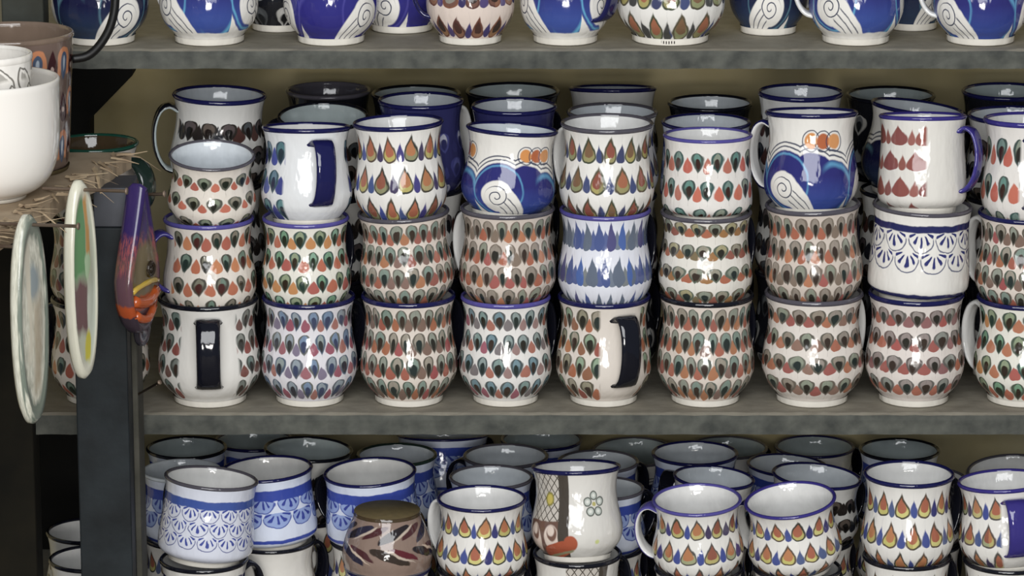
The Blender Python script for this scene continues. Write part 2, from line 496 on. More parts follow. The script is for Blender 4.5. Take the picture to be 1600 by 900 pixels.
PAT['sc_navy'] = pattern('scallop_navy', scallop, n=11, nr=2, v0=0.38, v1=0.8, bandc='#23265a', b0=0.8, b1=0.875, lowline=0.12)
PAT['sc_blue'] = pattern('scallop_blue', scallop, n=14, nr=3, v0=0.24, v1=0.74, ground='#d9dce8', petal='#3c4a9a', line='#545a90', bandc='#34509c', b0=0.73, b1=0.83, lowline=0.04)
PAT['sc_deep'] = pattern('scallop_deep', scallop, n=10, nr=2, v0=0.36, v1=0.76, ground='#d5dcec', petal='#2a3a95', line='#33459c', tint='#8fa3d4', bandc='#2740a0', b0=0.72, b1=0.86, lowline=0.18)
PAT['lattice'] = pattern('lattice_flower', lattice, wobble=0.01)
PAT['brush'] = pattern('taupe_brush', brush)
PAT['horseshoe'] = pattern('horseshoe_brown', horseshoe, wobble=0.02)
PAT['leaves'] = pattern('grey_leaves', leaves)

def ceramic(name, col):
    m, b = new_mat(name)
    glaze(b)
    tc = NT.nodes.new('ShaderNodeTexCoord')
    n = noise(tc.outputs['Object'], 5.0, 3.0)
    c = mixc(col, tuple(x * 0.82 for x in lin(col)[:3]) + (1,), n)
    NT.links.new(c.s, b.inputs['Base Color'])
    return m

GL = {k: ceramic('glaze_' + k, c) for k, c in dict(white='#e4e3e0', cool='#d3d9de', shade='#b9c4c4', navy='#1c1d4d', purple='#3c3580', violet='#565096', black='#15161f', grey='#55525a',  # shade: white glaze greyed to imitate shaded insides of rear mugs
                                                  green='#1e4a3c', brown='#4a3d2c', cream='#e8e3d8', bowl='#efeae2', darkgreen='#26352f', taupe='#7c6a5c').items()}
_m, _b = new_mat('glaze_marked_foot')
glaze(_b)
_tc = NT.nodes.new('ShaderNodeTexCoord')
_sp = NT.nodes.new('ShaderNodeSeparateXYZ')
NT.links.new(_tc.outputs['UV'], _sp.inputs[0])
_u, _v = X(_sp.outputs[0]), X(_sp.outputs[1])
_r = rnd(fl(_u * 90.0), 1.0)
_c = mixc('#e8e3d8', '#3a3434', band(_u, .54, .60, .003) * mask(0.22 - ab(fr(_u * 90.0) - 0.5), 0.1) * mask(_v - 0.018 - _r * 0.012, 0.006) * mask(0.046 + _r * 0.006 - _v, 0.006))
NT.links.new(_c.s, _b.inputs['Base Color'])
GL['marked'] = _m
UNGLAZED = plain('unglazed_clay', '#5a5038', 0.7, 0.2, col2='#6a5c40', scale=6)


# ------------------------------------------------------------------ mesh helpers
def link(name, me, parent=None, mats=()):
    o = bpy.data.objects.new(name, me)
    C.objects.link(o)
    if parent:
        o.parent = parent
    for m in mats:
        me.materials.append(m)
    return o


def smooth_path(pts, k=4):
    out = []
    n = len(pts)
    for i in range(n - 1):
        p0, p1, p2, p3 = pts[max(i - 1, 0)], pts[i], pts[i + 1], pts[min(i + 2, n - 1)]
        for s in range(k):
            t = s / k
            out.append(tuple(0.5 * ((2 * b) + (-a + c) * t + (2 * a - 5 * b + 4 * c - d) * t * t + (-a + 3 * b - 3 * c + d) * t ** 3) for a, b, c, d in zip(p0, p1, p2, p3)))
    out.append(tuple(pts[-1]))
    return out


def lathe(name, prof, seg=48, mat_of=None, closed=False):
    """prof: (r, z) list; uv = (turn, z)"""
    verts, faces, uvs, mi = [], [], [], []
    for (r, z) in prof:
        for k in range(seg):
            a = 2 * math.pi * k / seg
            verts.append((max(r, 1e-5) * math.cos(a), max(r, 1e-5) * math.sin(a), z))
    n = len(prof)
    for i in range(n if closed else n - 1):
        i2 = (i + 1) % n
        for k in range(seg):
            k2 = (k + 1) % seg
            faces.append((i * seg + k, i * seg + k2, i2 * seg + k2, i2 * seg + k))
            uvs += [(k / seg, prof[i][1]), ((k + 1) / seg, prof[i][1]), ((k + 1) / seg, prof[i2][1]), (k / seg, prof[i2][1])]
            mi.append(mat_of(i) if mat_of else 0)
    me = bpy.data.meshes.new(name)
    me.from_pydata(verts, [], faces)
    ul = me.uv_layers.new(name='UVMap')
    ul.data.foreach_set('uv', [c for t in uvs for c in t])
    me.polygons.foreach_set('material_index', mi)
    me.polygons.foreach_set('use_smooth', [True] * len(faces))
    me.update()
    return me


def boxes(name, blist, mat, parent=None, bevel=0.0):
    """each (centre, size, rotz)"""
    verts, faces = [], []
    for (c, s, rz) in blist:
        b0 = len(verts)
        R = Matrix.Rotation(rz, 3, 'Z')
        for dx in (-.5, .5):
            for dy in (-.5, .5):
                for dz in (-.5, .5):
                    verts.append(Vector(c) + R @ Vector((dx * s[0], dy * s[1], dz * s[2])))
        faces += [tuple(b0 + q for q in f) for f in ((0, 1, 3, 2), (4, 6, 7, 5), (0, 4, 5, 1), (2, 3, 7, 6), (0, 2, 6, 4), (1, 5, 7, 3))]
    me = bpy.data.meshes.new(name)
    me.from_pydata(verts, [], faces)
    o = link(name, me, parent, [mat])
    if bevel:
        md = o.modifiers.new('bevel', 'BEVEL')
        md.width = bevel
        md.segments = 3
    return o


def tube(name, pts, rad, mat, parent=None, seg=8):
    verts, faces = [], []
    n = len(pts)
    pts = [Vector(p) for p in pts]
    up = None
    for i, p in enumerate(pts):
        t = (pts[min(i + 1, n - 1)] - pts[max(i - 1, 0)]).normalized()
        if up is None:
            up = t.orthogonal().normalized()
        up = (up - t * up.dot(t)).normalized()
        sd = t.cross(up)
        r = rad[i] if isinstance(rad, (list, tuple)) else rad
        for k in range(seg):
            a = 2 * math.pi * k / seg
            verts.append(p + (up * math.cos(a) + sd * math.sin(a)) * r)
    for i in range(n - 1):
        for k in range(seg):
            k2 = (k + 1) % seg
            faces.append((i * seg + k, i * seg + k2, (i + 1) * seg + k2, (i + 1) * seg + k))
    faces.append(tuple(range(seg))[::-1])
    faces.append(tuple((n - 1) * seg + k for k in range(seg)))
    me = bpy.data.meshes.new(name)
    me.from_pydata(verts, [], faces)
    me.polygons.foreach_set('use_smooth', [True] * len(faces))
    return link(name, me, parent, [mat])


def thing(name, label, cat, loc=(0, 0, 0), group=None):
    o = bpy.data.objects.new(name, None)
    o.empty_display_size = 0.02
    o.location = loc
    C.objects.link(o)
    o['label'] = label
    o['category'] = cat
    if group:
        o['group'] = group
    return o


# ------------------------------------------------------------------ the setting
wall_m = plain('plaster_wall', '#cdc09a', 0.85, 0.2, col2='#ab9c70', scale=9, bump=0.3)
o = boxes('wall_back', [((0, 0.43, 0.9), (3.4, 0.06, 1.9), 0)], wall_m)
o['kind'] = 'structure'
o = boxes('floor', [((0, -0.9, -0.02), (3.4, 2.72, 0.04), 0)], plain('concrete_floor', '#6f6a60', 0.8, 0.2, col2='#5c574f', scale=5))
o['kind'] = 'structure'

Z_TOP = P(800, 78, 0).z
Z_MID = P(800, 647, 0).z
WALL_Y = 0.40
wood = plain('dusty_painted_wood_lit_top', '#5b5c55', 0.75, 0.25, col2='#363835', scale=52, bump=0.6, detail=10)
NT = wood.node_tree
_b = NT.nodes['Principled BSDF']
_old = X(_b.inputs['Base Color'].links[0].from_socket)
_g = NT.nodes.new('ShaderNodeNewGeometry')
_s = NT.nodes.new('ShaderNodeSeparateXYZ')
NT.links.new(_g.outputs['True Normal'], _s.inputs[0])
_tc = NT.nodes.new('ShaderNodeTexCoord')
_n = noise(_tc.outputs['Object'], 60.0, 6.0)
NT.links.new(mixc(_old, mixc('#a09a8c', '#7e786a', _n), mask(X(_s.outputs[2]) - 0.8, 0.2) * 0.85).s, _b.inputs['Base Color'])  # dust tone on upward faces, also lightened to imitate light from above
darkwood = plain('dark_stained_wood', '#22282b', 0.6, 0.25, col2='#101416', scale=26, bump=0.5, detail=7)
blackwood = plain('blackened_wood', '#15140f', 0.8, 0.2, col2='#0e0e0c', scale=20, bump=0.4)
greywood = plain('weathered_grey_wood', '#4c4a42', 0.75, 0.25, col2='#38372f', scale=40, bump=0.6, detail=7)

# each mug profile: h -> r (both of the mug's own height and widest radius)
PROF = {
    'pot': [(.06, .69), (.09, .735), (.14, .84), (.2, .925), (.28, .985), (.36, 1.0), (.45, .985), (.55, .945), (.65, .905), (.75, .885), (.85, .895), (.93, .925), (.985, .955)],
    'tall': [(.06, .72), (.1, .80), (.18, .93), (.26, .985), (.34, 1.0), (.45, .97), (.58, .915), (.7, .88), (.82, .88), (.92, .915), (.985, .96)],
    'taper': [(.06, .725), (.1, .74), (.2, .79), (.35, .87), (.5, .94), (.65, .985), (.76, 1.0), (.86, .985), (.93, .965), (.985, .955)],
    'cyl': [(.06, .76), (.085, .87), (.13, .965), (.2, 1.0), (.4, .985), (.6, .955), (.75, .935), (.88, .94), (.985, .97)],
}
FOOT = {'taper': .72, 'pot': .70, 'tall': .73, 'cyl': .765}
RIMR = {'taper': .955, 'pot': .955, 'tall': .96, 'cyl': .97}
THICK = .062
MESH = {}
for k, pr in PROF.items():
    outer = smooth_path([(r, h) for h, r in pr], 3)
    top = outer[-1]
    inner = [(r - THICK, h) for r, h in reversed(outer) if h > .12]
    inner = [(top[0] - THICK * .55, 1.0)] + inner + [(FOOT[k] * .8, .1), (FOOT[k] * .4, .09), (0, .09)]
    prof = [(0, .045), (FOOT[k] * .9, .045)] + outer + inner
    cut = 2 + len(outer) - 1
    MESH['body', k] = lathe('mug_body', prof, 56, lambda i, cut=cut: 0 if i < cut else 1)
    R = top[0]
    MESH['rim', k] = lathe('mug_rim', smooth_path([(R - .018, .962), (R + .012, .978), (R + .016, .992), (R - .004, 1.008), (R - .034, 1.010), (R - .06, 1.0), (R - .069, .985)], 2), 56)
    f = FOOT[k]
    MESH['foot', k] = lathe('mug_foot', [(f * .8, .04), (f * .82, 0), (f * .95, 0), (f, .012), (f * 1.005, .05), (f * 1.03, .066)], 48)

# handle: flat strap, outward half painted, its ends fitted to the mug's side
NS = 10


def prof_r(kind, h):
    pr = PROF[kind]
    if h <= pr[0][0]:
        return FOOT[kind]
    for (h0, r0), (h1, r1) in zip(pr, pr[1:]):
        if h <= h1:
            return r0 + (r1 - r0) * (h - h0) / (h1 - h0)
    return pr[-1][1]


for kind, lo in [(k, l) for k in PROF for l in (.235, .31, .38, .45)]:
    ra, rb = prof_r(kind, .845), prof_r(kind, lo)
    hp = smooth_path([(ra - .014, .845), (1.04, .885), (1.22, .83), (1.325, .68), (1.32, (.68 + lo) / 2 + .04), (1.22, lo + .11 * (.845 - lo) / .61), (1.08, lo + .025), (rb - .014, lo)], 3)
    hv, hf, hm = [], [], []
    for i, (x, z) in enumerate(hp):
        x0, z0 = hp[max(i - 1, 0)]; x1, z1 = hp[min(i + 1, len(hp) - 1)]
        tx, tz = x1 - x0, (z1 - z0) * 2.05
        L = math.hypot(tx, tz)
        nx, nz = -tz / L, tx / L          # outward normal
        s = i / (len(hp) - 1)
        hw = .225 + .06 * (abs(2 * s - 1) ** 3)
        th = .05
        if nx * (x - .8) + nz * (z - .55) * 2 < 0:
            nx, nz = -nx, -nz
        for q in range(NS):
            a = 2 * math.pi * q / NS
            ca, sa = math.cos(a), math.sin(a)
            ew = math.copysign(abs(ca) ** .6, ca) * hw
            et = math.copysign(abs(sa) ** .7, sa) * th
            bend = (x - math.sqrt(x * x - ew * ew)) * abs(2 * s - 1) ** 4
            hv.append((x + nx * et - bend, ew, z + nz * et / 2.05))
    for i in range(len(hp) - 1):
        for q in range(NS):
            q2 = (q + 1) % NS
            hf.append((i * NS + q, i * NS + q2, (i + 1) * NS + q2, (i + 1) * NS + q))
            hm.append(0 if q < 5 else 1)
    hf += [tuple(range(NS)), tuple((len(hp) - 1) * NS + q for q in reversed(range(NS)))]
    hm += [0, 0]
    me = bpy.data.meshes.new('mug_handle')
    me.from_pydata(hv, [], hf)
    me.polygons.foreach_set('material_index', hm)
    me.polygons.foreach_set('use_smooth', [True] * len(hf))
    MESH['handle', kind, lo] = me
for k, me in MESH.items():
    me.materials.append(GL['white'])
    if k[0] in ('handle', 'body'):
        me.materials.append(GL['white'])


def skin(o, mats):
    for s, m in zip(o.material_slots, mats):
        s.link = 'OBJECT'
        s.material = m


def sink(kind, R, H, rin):
    """how far a mug drops into a rim of inner radius rin"""
    h = 0
    while h < .3 and prof_r(kind, h) * R < rin - .0016:
        h += .002
    return h * H


seedn = [0]


def mug(label, base, R, H, kind='pot', pat='pk_dense', rim='black', inner='white', handle=45, hcol='black', hin=None, tilt=(0, 0), group=None, turn=None, spin=0.0, foot='cream', flip=False, hs=1.0, low=.235):
    """handle: compass angle of the handle, -90 towards the viewer. turn: local design centre faces the viewer. tilt: (forward, sideways) degrees"""
    t = thing('mug', label, 'mug', base, group)
    ha = math.radians(handle)
    rot = Matrix.Rotation(math.radians(tilt[1]), 4, 'Y') @ Matrix.Rotation(math.radians(tilt[0]), 4, 'X') @ Matrix.Rotation(ha, 4, 'Z')
    if flip:
        rot = rot @ Matrix.Rotation(math.pi, 4, 'X')
    t.rotation_euler = rot.to_euler()
    t.scale = (R, R, H)
    seedn[0] += 1
    uoff = (seedn[0] * 0.377) % 1.0
    if turn is not None:
        uoff = (0.5 - ((-90 + turn - handle) / 360.0)) % 1.0
    b = link('body', MESH['body', kind], t)
    skin(b, [PAT[pat], GL[inner]])
    b.color = ((seedn[0] * 0.618) % 1.0, uoff, 0.0, 1)
    r = link('rim', MESH['rim', kind], t)
    skin(r, [GL[rim]])
    f = link('foot', MESH['foot', kind], t)
    skin(f, [GL[foot]])
    h = link('handle', MESH['handle', kind, low], t)
    skin(h, [GL[hcol], GL[hin or hcol]])  # inner side defaults to the outer colour, so dark handles deepen shaded gaps
    if hs != 1:
        h.scale.x = hs
        h.location.x = (1 - hs) * .86
    return t


def z_of_rim(cx, yfront, Y, rr):
    return P(cx, yfront, Y - rr).z


def P_y(z, Y, rr):
    """picture row of a point at height z, depth Y - rr"""
    v = Vector((0, Y - rr, z)) - CAM
    ce, se = math.cos(ELEV), math.sin(ELEV)
    return 450 - FPX * (v.y * se + v.z * ce) / (v.y * ce - v.z * se)


# ------------------------------------------------------------------ shelving
XL, XR = P(-60, 450, 0).x, 0.62
Z_LOW = z_of_rim(312, 893, 0.05, 0.045) - 0.1
unit = thing('shelving_unit', 'dusty grey wooden shelving unit along the plaster wall, loaded with mugs', 'shelves', (0, 0.2, 0))


def unparented(o, root):
    o.parent = root
    o.matrix_parent_inverse = Matrix.Translation(-Vector(root.location))
    return o


def shelf_board(ztop, th, x0):
    """a worn plank with an uneven front edge"""
    nx, prof = 90, [(0.0, -1.0), (0.0, -.75), (0.0, -.3), (.0015, -.08), (.006, 0.0), (.03, 0.0), (.14, 0), (WALL_Y, 0), (WALL_Y, -1.0)]
    verts, faces = [], []
    for i in range(nx + 1):
        x = x0 + (XR - x0) * i / nx
        for k, (y, z) in enumerate(prof):
            j = rng.uniform(-.0004, .0004) if k < 5 else 0
            verts.append((x, y + j, ztop + z * th + (rng.uniform(-.0004, .0004) if k in (0, 3, 4) else 0)))
    n = len(prof)
    for i in range(nx):
        for k in range(n):
            k2 = (k + 1) % n
            faces.append((i * n + k, (i + 1) * n + k, (i + 1) * n + k2, i * n + k2))
    faces.append(tuple(range(n)))
    faces.append(tuple(nx * n + k for k in reversed(range(n))))
    me = bpy.data.meshes.new('shelf_board')
    me.from_pydata(verts, [], faces)
    return unparented(link('shelf_board', me, None, [wood]), unit)


shelf_board(Z_TOP, .0185, XL)
shelf_board(Z_MID, .021, XL)
shelf_board(Z_LOW, .021, XL)
um = plain('green_grey_upright', '#3a3d38', 0.7, 0.25, col2='#27261d', scale=25, bump=0.5)
ux0, ux1 = P(2, 30, -.0).x, P(68, 30, -.0).x
unparented(boxes('upright', [(((ux0 + ux1) / 2, .022, Z_TOP + .2), (ux1 - ux0, .04, .4), 0)], um, bevel=.002), unit)
ux0, ux1 = P(-50, 800, -.02).x, P(56, 800, -.02).x
unparented(boxes('upright', [(((ux0 + ux1) / 2, .001, Z_TOP / 2 - .0095), (ux1 - ux0, .045, Z_TOP - .019), 0)], plain('brown_black_upright', '#1d1a12', 0.8, 0.15, col2='#12110c', scale=25, bump=0.5), bevel=.002), unit)
unparented(boxes('upright', [((XR - .02, -.025, .62), (.04, .045, 1.24), 0)], wood, bevel=.002), unit)
bp0, bp1 = P(-60, 800, .39).x, P(216, 800, .39).x
unparented(boxes('shade_panel', [(((bp0 + bp1) / 2, .397, (Z_LOW + Z_MID - .021) / 2), (bp1 - bp0, .006, Z_MID - .021 - Z_LOW), 0)], blackwood), unit)  # dark sheet added before the wall to imitate shade in this bay
# gusset bracket and batten below the top shelf, against the wall
gy = .36
gp = [P(x, y, gy) for x, y in ((40, 90), (207, 90), (207, 118), (141, 186), (141, 560), (40, 560))]  # batten widened to the left to darken the bay like shade
gp = [Vector((p.x, 0, min(p.z, Z_TOP - .0187))) for p in gp]
gv = [(p.x, gy, p.z) for p in gp] + [(p.x, gy + .038, p.z) for p in gp]
n = len(gp)
gf = [tuple(reversed(range(n))), tuple(range(n, 2 * n))] + [(k, (k + 1) % n, n + (k + 1) % n, n + k) for k in range(n)]
me = bpy.data.meshes.new('bracket'); me.from_pydata(gv, [], gf)
unparented(link('bracket', me, None, [blackwood]), unit)

# ------------------------------------------------------------------ middle shelf, front row
G_MID = 'painted mugs stacked in the front row of the middle shelf'
ORD = ['first', 'second', 'third', 'fourth', 'fifth', 'sixth', 'seventh', 'eighth', 'ninth']
LEV = ['bottom', 'middle', 'top']


STACKS = []


def stack(zshelf, Y, levels, place, group, fixed=True, ghid=None):
    """levels, bottom first: dicts with cx (px), W (px widest), y (px of the rim's front; None shares the height out evenly), and mug() options"""
    L = []
    for k, d in enumerate(levels):
        d = dict(d)
        desc = d.pop('d', '')
        d['label'] = d.get('label') or desc + ', ' + place.format(l=LEV[min(k, 2)])
        d['group'] = ghid if (ghid and k < len(levels) - 1) else group
        L.append(d)
    X_ = P(levels[-1]['cx'], 450, Y).x
    STACKS.append(dict(z=zshelf, x=X_, y=Y, x0=X_, r=max(d['W'] / 2 * mpp(P(800, 450, Y)) + .065 * math.sin(math.radians(math.hypot(*d.get('tilt', (0, 0))))) for d in L), L=L, fixed=fixed, m=[]))


def settle():
    gap = .0016
    for it in range(400):
        for i, a in enumerate(STACKS):
            for b in STACKS[i + 1:]:
                if a['z'] != b['z'] or (a['fixed'] and b['fixed']):
                    continue
                dx, dy = b['x'] - a['x'], b['y'] - a['y']
                d = math.hypot(dx, dy) or 1e-6
                need = a['r'] + b['r'] + gap - d
                if need > 0:
                    wa, wb = (0, 1) if a['fixed'] else (1, 0) if b['fixed'] else (.5, .5)
                    a['x'] -= dx / d * need * wa * .5; a['y'] -= dy / d * need * wa
                    b['x'] += dx / d * need * wb * .5; b['y'] += dy / d * need * wb
        for a in STACKS:
            if not a['fixed']:
                a['y'] = min(a['y'], WALL_Y - .003 - a['r'])
                a['x'] += (a['x0'] - a['x']) * (.02 if it < 250 else 0)


def raise_stacks():
    """work out every mug's place and height"""
    out = []
    for S in STACKS:
        z, prev, Y = S['z'] + .0005, None, S['y']
        L = S['L']
        nfree = sum(1 for d in L if d.get('y') is None)
        want = None
        if nfree:
            t = L[-1]
            if t['y'] is None:
                want = .108
        if nfree and want is None:
            R = t['W'] / 2 * mpp(P(800, 450, Y))
            zr = z_of_rim(t['cx'], t['y'], Y, R * RIMR[t.get('kind', 'pot')])
            want = (zr - z + .015 * nfree) / (nfree + 1)
        for d in L:
            d = dict(d)
            cx, W, y = d.pop('cx'), d.pop('W'), d.pop('y', None)
            kind = d.get('kind', 'pot')
            x = P(cx, 450, Y).x if S['fixed'] else S['x']
            R = W / 2 * mpp(P(800, 450, Y))
            zr = None if y is None else z_of_rim(cx, y, Y, R * RIMR[kind])
            H = want if y is None else zr - z
            base = z
            if prev:
                rin = prev[0] * (RIMR[prev[1]] - .069) * .972
                tl = math.radians(math.hypot(*d.get('tilt', (0, 0))))
                for _ in range(6):
                    base = z - sink(kind, R, H, rin) + rin * math.sin(tl) * 1.0
                    if y is not None:
                        H = zr - base
            if prev:
                sf = (z - base) / H
                d['low'] = min((l for l in (.235, .31, .38, .45) if l > sf + .055), default=.45)
            out.append((S, d, Vector((x, Y, base)), R, H))
            z, prev = base + H, (R, kind)
    return out


def free_handle(i, todo, H_):
    """a direction in which this mug's handle clears its neighbours (and their handles already set)"""
    S, d, b, R, H = todo[i]
    pref = d.get('handle', 45)
    best, bs = pref, -9
    others = [(q[2], q[3], q[2].z, q[2].z + q[4]) for k, q in enumerate(todo) if k != i and abs(q[2].x - b.x) < .16 and abs(q[2].y - b.y) < .16 and q[2].z < b.z + .85 * H and q[2].z + q[4] > b.z + .2 * H and q[0] is not S]
    for off in (0, 8, -8, 16, -16, 25, -25, 35, -35, 50, -50, 65, -65, 80, -80, 100, -100, 120, -120, 150, -150, 180):
        a = math.radians(pref + off)
        ca, sa = math.cos(a), math.sin(a)
        sc_ = 9
        for u in (1.05, 1.2, 1.38):
            for w in (-.26, 0, .26):
                px, py = b.x + R * (u * ca - w * sa), b.y + R * (u * sa + w * ca)
                for (ob, orr, z0, z1) in others:
                    sc_ = min(sc_, math.hypot(px - ob.x, py - ob.y) - orr)
                for (hx, hy, hz0, hz1) in H_:
                    if hz0 < b.z + .85 * H and hz1 > b.z + .2 * H:
                        sc_ = min(sc_, math.hypot(px - hx, py - hy) - .014)
                sc_ = min(sc_, WALL_Y - py)
        if sc_ > .001:
            return pref + off
        if sc_ > bs:
            bs, best = sc_, pref + off
    return best


def build_stacks():
    settle()
    todo = raise_stacks()
    H_ = []
    for i in sorted(range(len(todo)), key=lambda i: not todo[i][1].get('hfix', False)):
        S, d, b, R, H = todo[i]
        keep = d.pop('hfix', False)
        h = d.get('handle', 45) if keep else free_handle(i, todo, H_)
        d['handle'] = h
        a = math.radians(h)
        for u in (1.1, 1.25):
            H_.append((b.x + R * u * math.cos(a), b.y + R * u * math.sin(a), b.z + .2 * H, b.z + .9 * H))
        todo[i] = (S, d, b, R, H)
    for S, d, b, R, H in todo:
        mug(d.pop('label'), b, R, H, **d)


ROW1 = [
    [dict(cx=325, W=162, y=482, d='grey drop mug with black strap handle in front', pat='pk_post', handle=-86, hcol='black', hfix=True),
     dict(cx=328, W=146, y=355, d='orange and dark drop mug with purple rim', pat='pk_orange', rim='violet', handle=200, hcol='purple'),
     dict(cx=333, W=138, y=250, d='mug with big grey drops, leaning forward', pat='pk_big', rim='grey', inner='cool', tilt=(9, 2), handle=120, kind='tall')],
    [dict(cx=482, W=151, y=479, d='bluish white mug with grey and pink drops', pat='pk_blue', rim='navy', handle=40),
     dict(cx=479, W=140, y=353, d='mug of green and orange peacock drops', pat='pk_green', rim='violet', handle=50),
     dict(cx=481, W=142, y=213, d='white mug with teal drops, navy handle in front', pat='pk_navy', rim='navy', handle=-68, hcol='navy', hin='navy', tilt=(-6, 0), kind='tall')],
    [dict(cx=638, W=153, y=477, d='mug of dense brown and red drops', pat='pk_brown', rim='navy', handle=50),
     dict(cx=639, W=148, y=345, d='mug of dense tan and reddish drops, tilted', pat='pk_dense', rim='grey', handle=140, tilt=(0, -3)),
     dict(cx=629, W=145, y=204, d='white mug with blue spikes and olive drops', pat='sp_multi', rim='navy', handle=95, tilt=(-2, -2), kind='tall')],
    [dict(cx=790, W=146, y=478, d='mug of teal grey drops under purple rim', pat='pk_teal', rim='violet', handle=45),
     dict(cx=793, W=152, y=339, d='mug of dense brown drops, pale handle beside it', pat='pk_tan', rim='grey', handle=172, hcol='white'),
     dict(cx=791, W=147, y=215, d='white mug with blue waves and orange discs', pat='wave_sun', rim='navy', inner='cool', handle=70, turn=14, tilt=(-4, 4), kind='tall')],
    [dict(cx=944, W=150, y=478, d='olive drop mug with black handle turned aside', pat='pk_olive', rim='navy', handle=-66, hcol='black'),
     dict(cx=945, W=147, y=341, d='white mug with blue and grey pointed strokes', pat='sp_blue', rim='violet', handle=60),
     dict(cx=947, W=148, y=205, d='cream mug with olive and rust pointed drops', pat='sp_olive', rim='grey', hfix=True, handle=136, hcol='white', kind='tall')],
    [dict(cx=1104, W=153, y=476, d='mug of dense grey and red drops', pat='pk_dense', rim='black', handle=55),
     dict(cx=1102, W=147, y=345, d='mug with spaced rows of olive drops', pat='pk_row', rim='grey', handle=45),
     dict(cx=1103, W=141, y=224, d='mug with red and dark teal drops, purple rim', pat='pk_redteal', rim='violet', handle=40, kind='cyl', tilt=(-2, 0))],
    [dict(cx=1272, W=160, y=474, d='mug with brown drop rows and white gaps', pat='pk_gap', rim='grey', handle=20, hcol='white'),
     dict(cx=1273, W=153, y=333, d='tan mug of grey and orange drops', pat='pk_tan', rim='grey', handle=50, tilt=(0, -2)),
     dict(cx=1264, W=148, y=190, d='white mug with blue waves, orange discs, pale handle', pat='wave_sun', rim='navy', hfix=True, handle=152, hcol='navy', hin='white', turn=-12, tilt=(-6, 0), kind='tall')],
    [dict(cx=1432, W=155, y=474, d='mug with reddish drop rows and white gaps', pat='pk_gap2', rim='navy', handle=45),
     dict(cx=1433, W=158, y=336, d='white mug with navy scalloped petals, blue lines', pat='sc_navy', rim='grey', handle=80, kind='cyl', tilt=(0, 2)),
     dict(cx=1437, W=138, y=195, d='white mug with brick red drops, purple handle', pat='sp_brick', rim='purple', handle=-18, hcol='purple', hin='purple', tilt=(-7, 0), kind='cyl')],
    [dict(cx=1602, W=155, y=481, d='mug of red and grey drops in loose rows', pat='pk_green', rim='navy', hfix=True, handle=140, hcol='white'),
     dict(cx=1600, W=155, y=347, d='grey and rust drop mug, blue at its foot', pat='pk_brown', rim='navy', hfix=True, handle=140, hcol='white'),
     dict(cx=1600, W=144, y=200, d='teal drop mug with broad navy handle in front', pat='pk_redteal', rim='purple', handle=-88, hcol='navy', tilt=(-3, 0), kind='tall')],
]
for k, lv in enumerate(ROW1):
    stack(Z_MID, .055, lv, '{l} of ' + ORD[k] + ' stack from dark post', G_MID)
# stack half hidden behind the dark post
stack(Z_MID, .06, [dict(cx=154, W=155, y=482, d='x', label='red and grey drop mug at the bottom of the stack behind the post', pat='pk_orange', rim='black', handle=150),
                   dict(cx=154, W=150, y=352, d='x', label='yellowish drop mug in the middle of the stack behind the post', pat='pk_olive', rim='black', handle=120),
                   dict(cx=153, W=142, y=236, d='x', label='green rimmed brown mug with large dark green handle, behind the dark post', hs=1.75, pat='pk_olive', rim='green', inner='brown', hfix=True, handle=-42, hcol='darkgreen', hin='darkgreen', kind='tall')], '', G_MID)

# ------------------------------------------------------------------ middle shelf, rows behind
G_MID2 = 'painted mugs in the rows behind on the middle shelf'
HID = 'painted mug in the shade behind the front stacks on the middle shelf'
G_HID = 'mugs hidden behind the front stacks'


def back_stack(Y, n_under, top, group, zshelf, hid, ghid, pats, fixed=False):
    """supporting mugs, mostly hidden, below one that shows"""
    lv = [dict(cx=top['cx'], W=min(146, top['W']), y=None, label=hid.format(l=LEV[q]), pat=pats[q % len(pats)], rim='black', handle=45 + 20 * q) for q in range(n_under)]
    stack(zshelf, Y, lv + [top], '', group, fixed, ghid)


ROW2 = [
    dict(cx=360, W=150, y=160, label='white mug with black drop band and loop handle, behind first stack', pat='pk_dark', rim='navy', inner='cool', handle=188, hcol='black', hin='shade', tilt=(0, 2)),
    dict(cx=496, W=146, y=190, label='mug with dark spikes leaning forward behind the second stack', pat='pk_dark', rim='black', inner='shade', handle=178, hcol='black', tilt=(7, 0)),
    dict(cx=653, W=137, y=168, label='navy rimmed mug behind third stack, white handle at its side', pat='ink_navy', rim='navy', inner='cool', handle=-8, hcol='white'),
    dict(cx=803, W=137, y=177, label='navy mug with pale inside behind the fourth stack', pat='ink_navy', rim='navy', inner='cool', handle=60),
    dict(cx=957, W=145, y=187, label='cream mug with thin grey rim close behind the fifth stack', pat='sp_olive', rim='grey', inner='cool', handle=60),
    dict(cx=1098, W=141, y=203, label='low navy banded mug close behind the sixth stack', pat='sc_deep', rim='navy', inner='cool', handle=10, hcol='navy', kind='cyl'),
    dict(cx=1245, W=136, y=155, label='white mug with band of black drops behind the seventh stack', pat='pk_dark', rim='navy', inner='cool', handle=60),
    dict(cx=1428, W=151, y=180, label='dark swirl mug with slanting rim behind the eighth stack', pat='wave_dark', rim='navy', inner='cool', handle=60, tilt=(-2, 7)),
    dict(cx=1560, W=146, y=192, label='mug with wide pale inside behind the ninth stack', pat='pk_dark', rim='navy', inner='cool', handle=60),
]
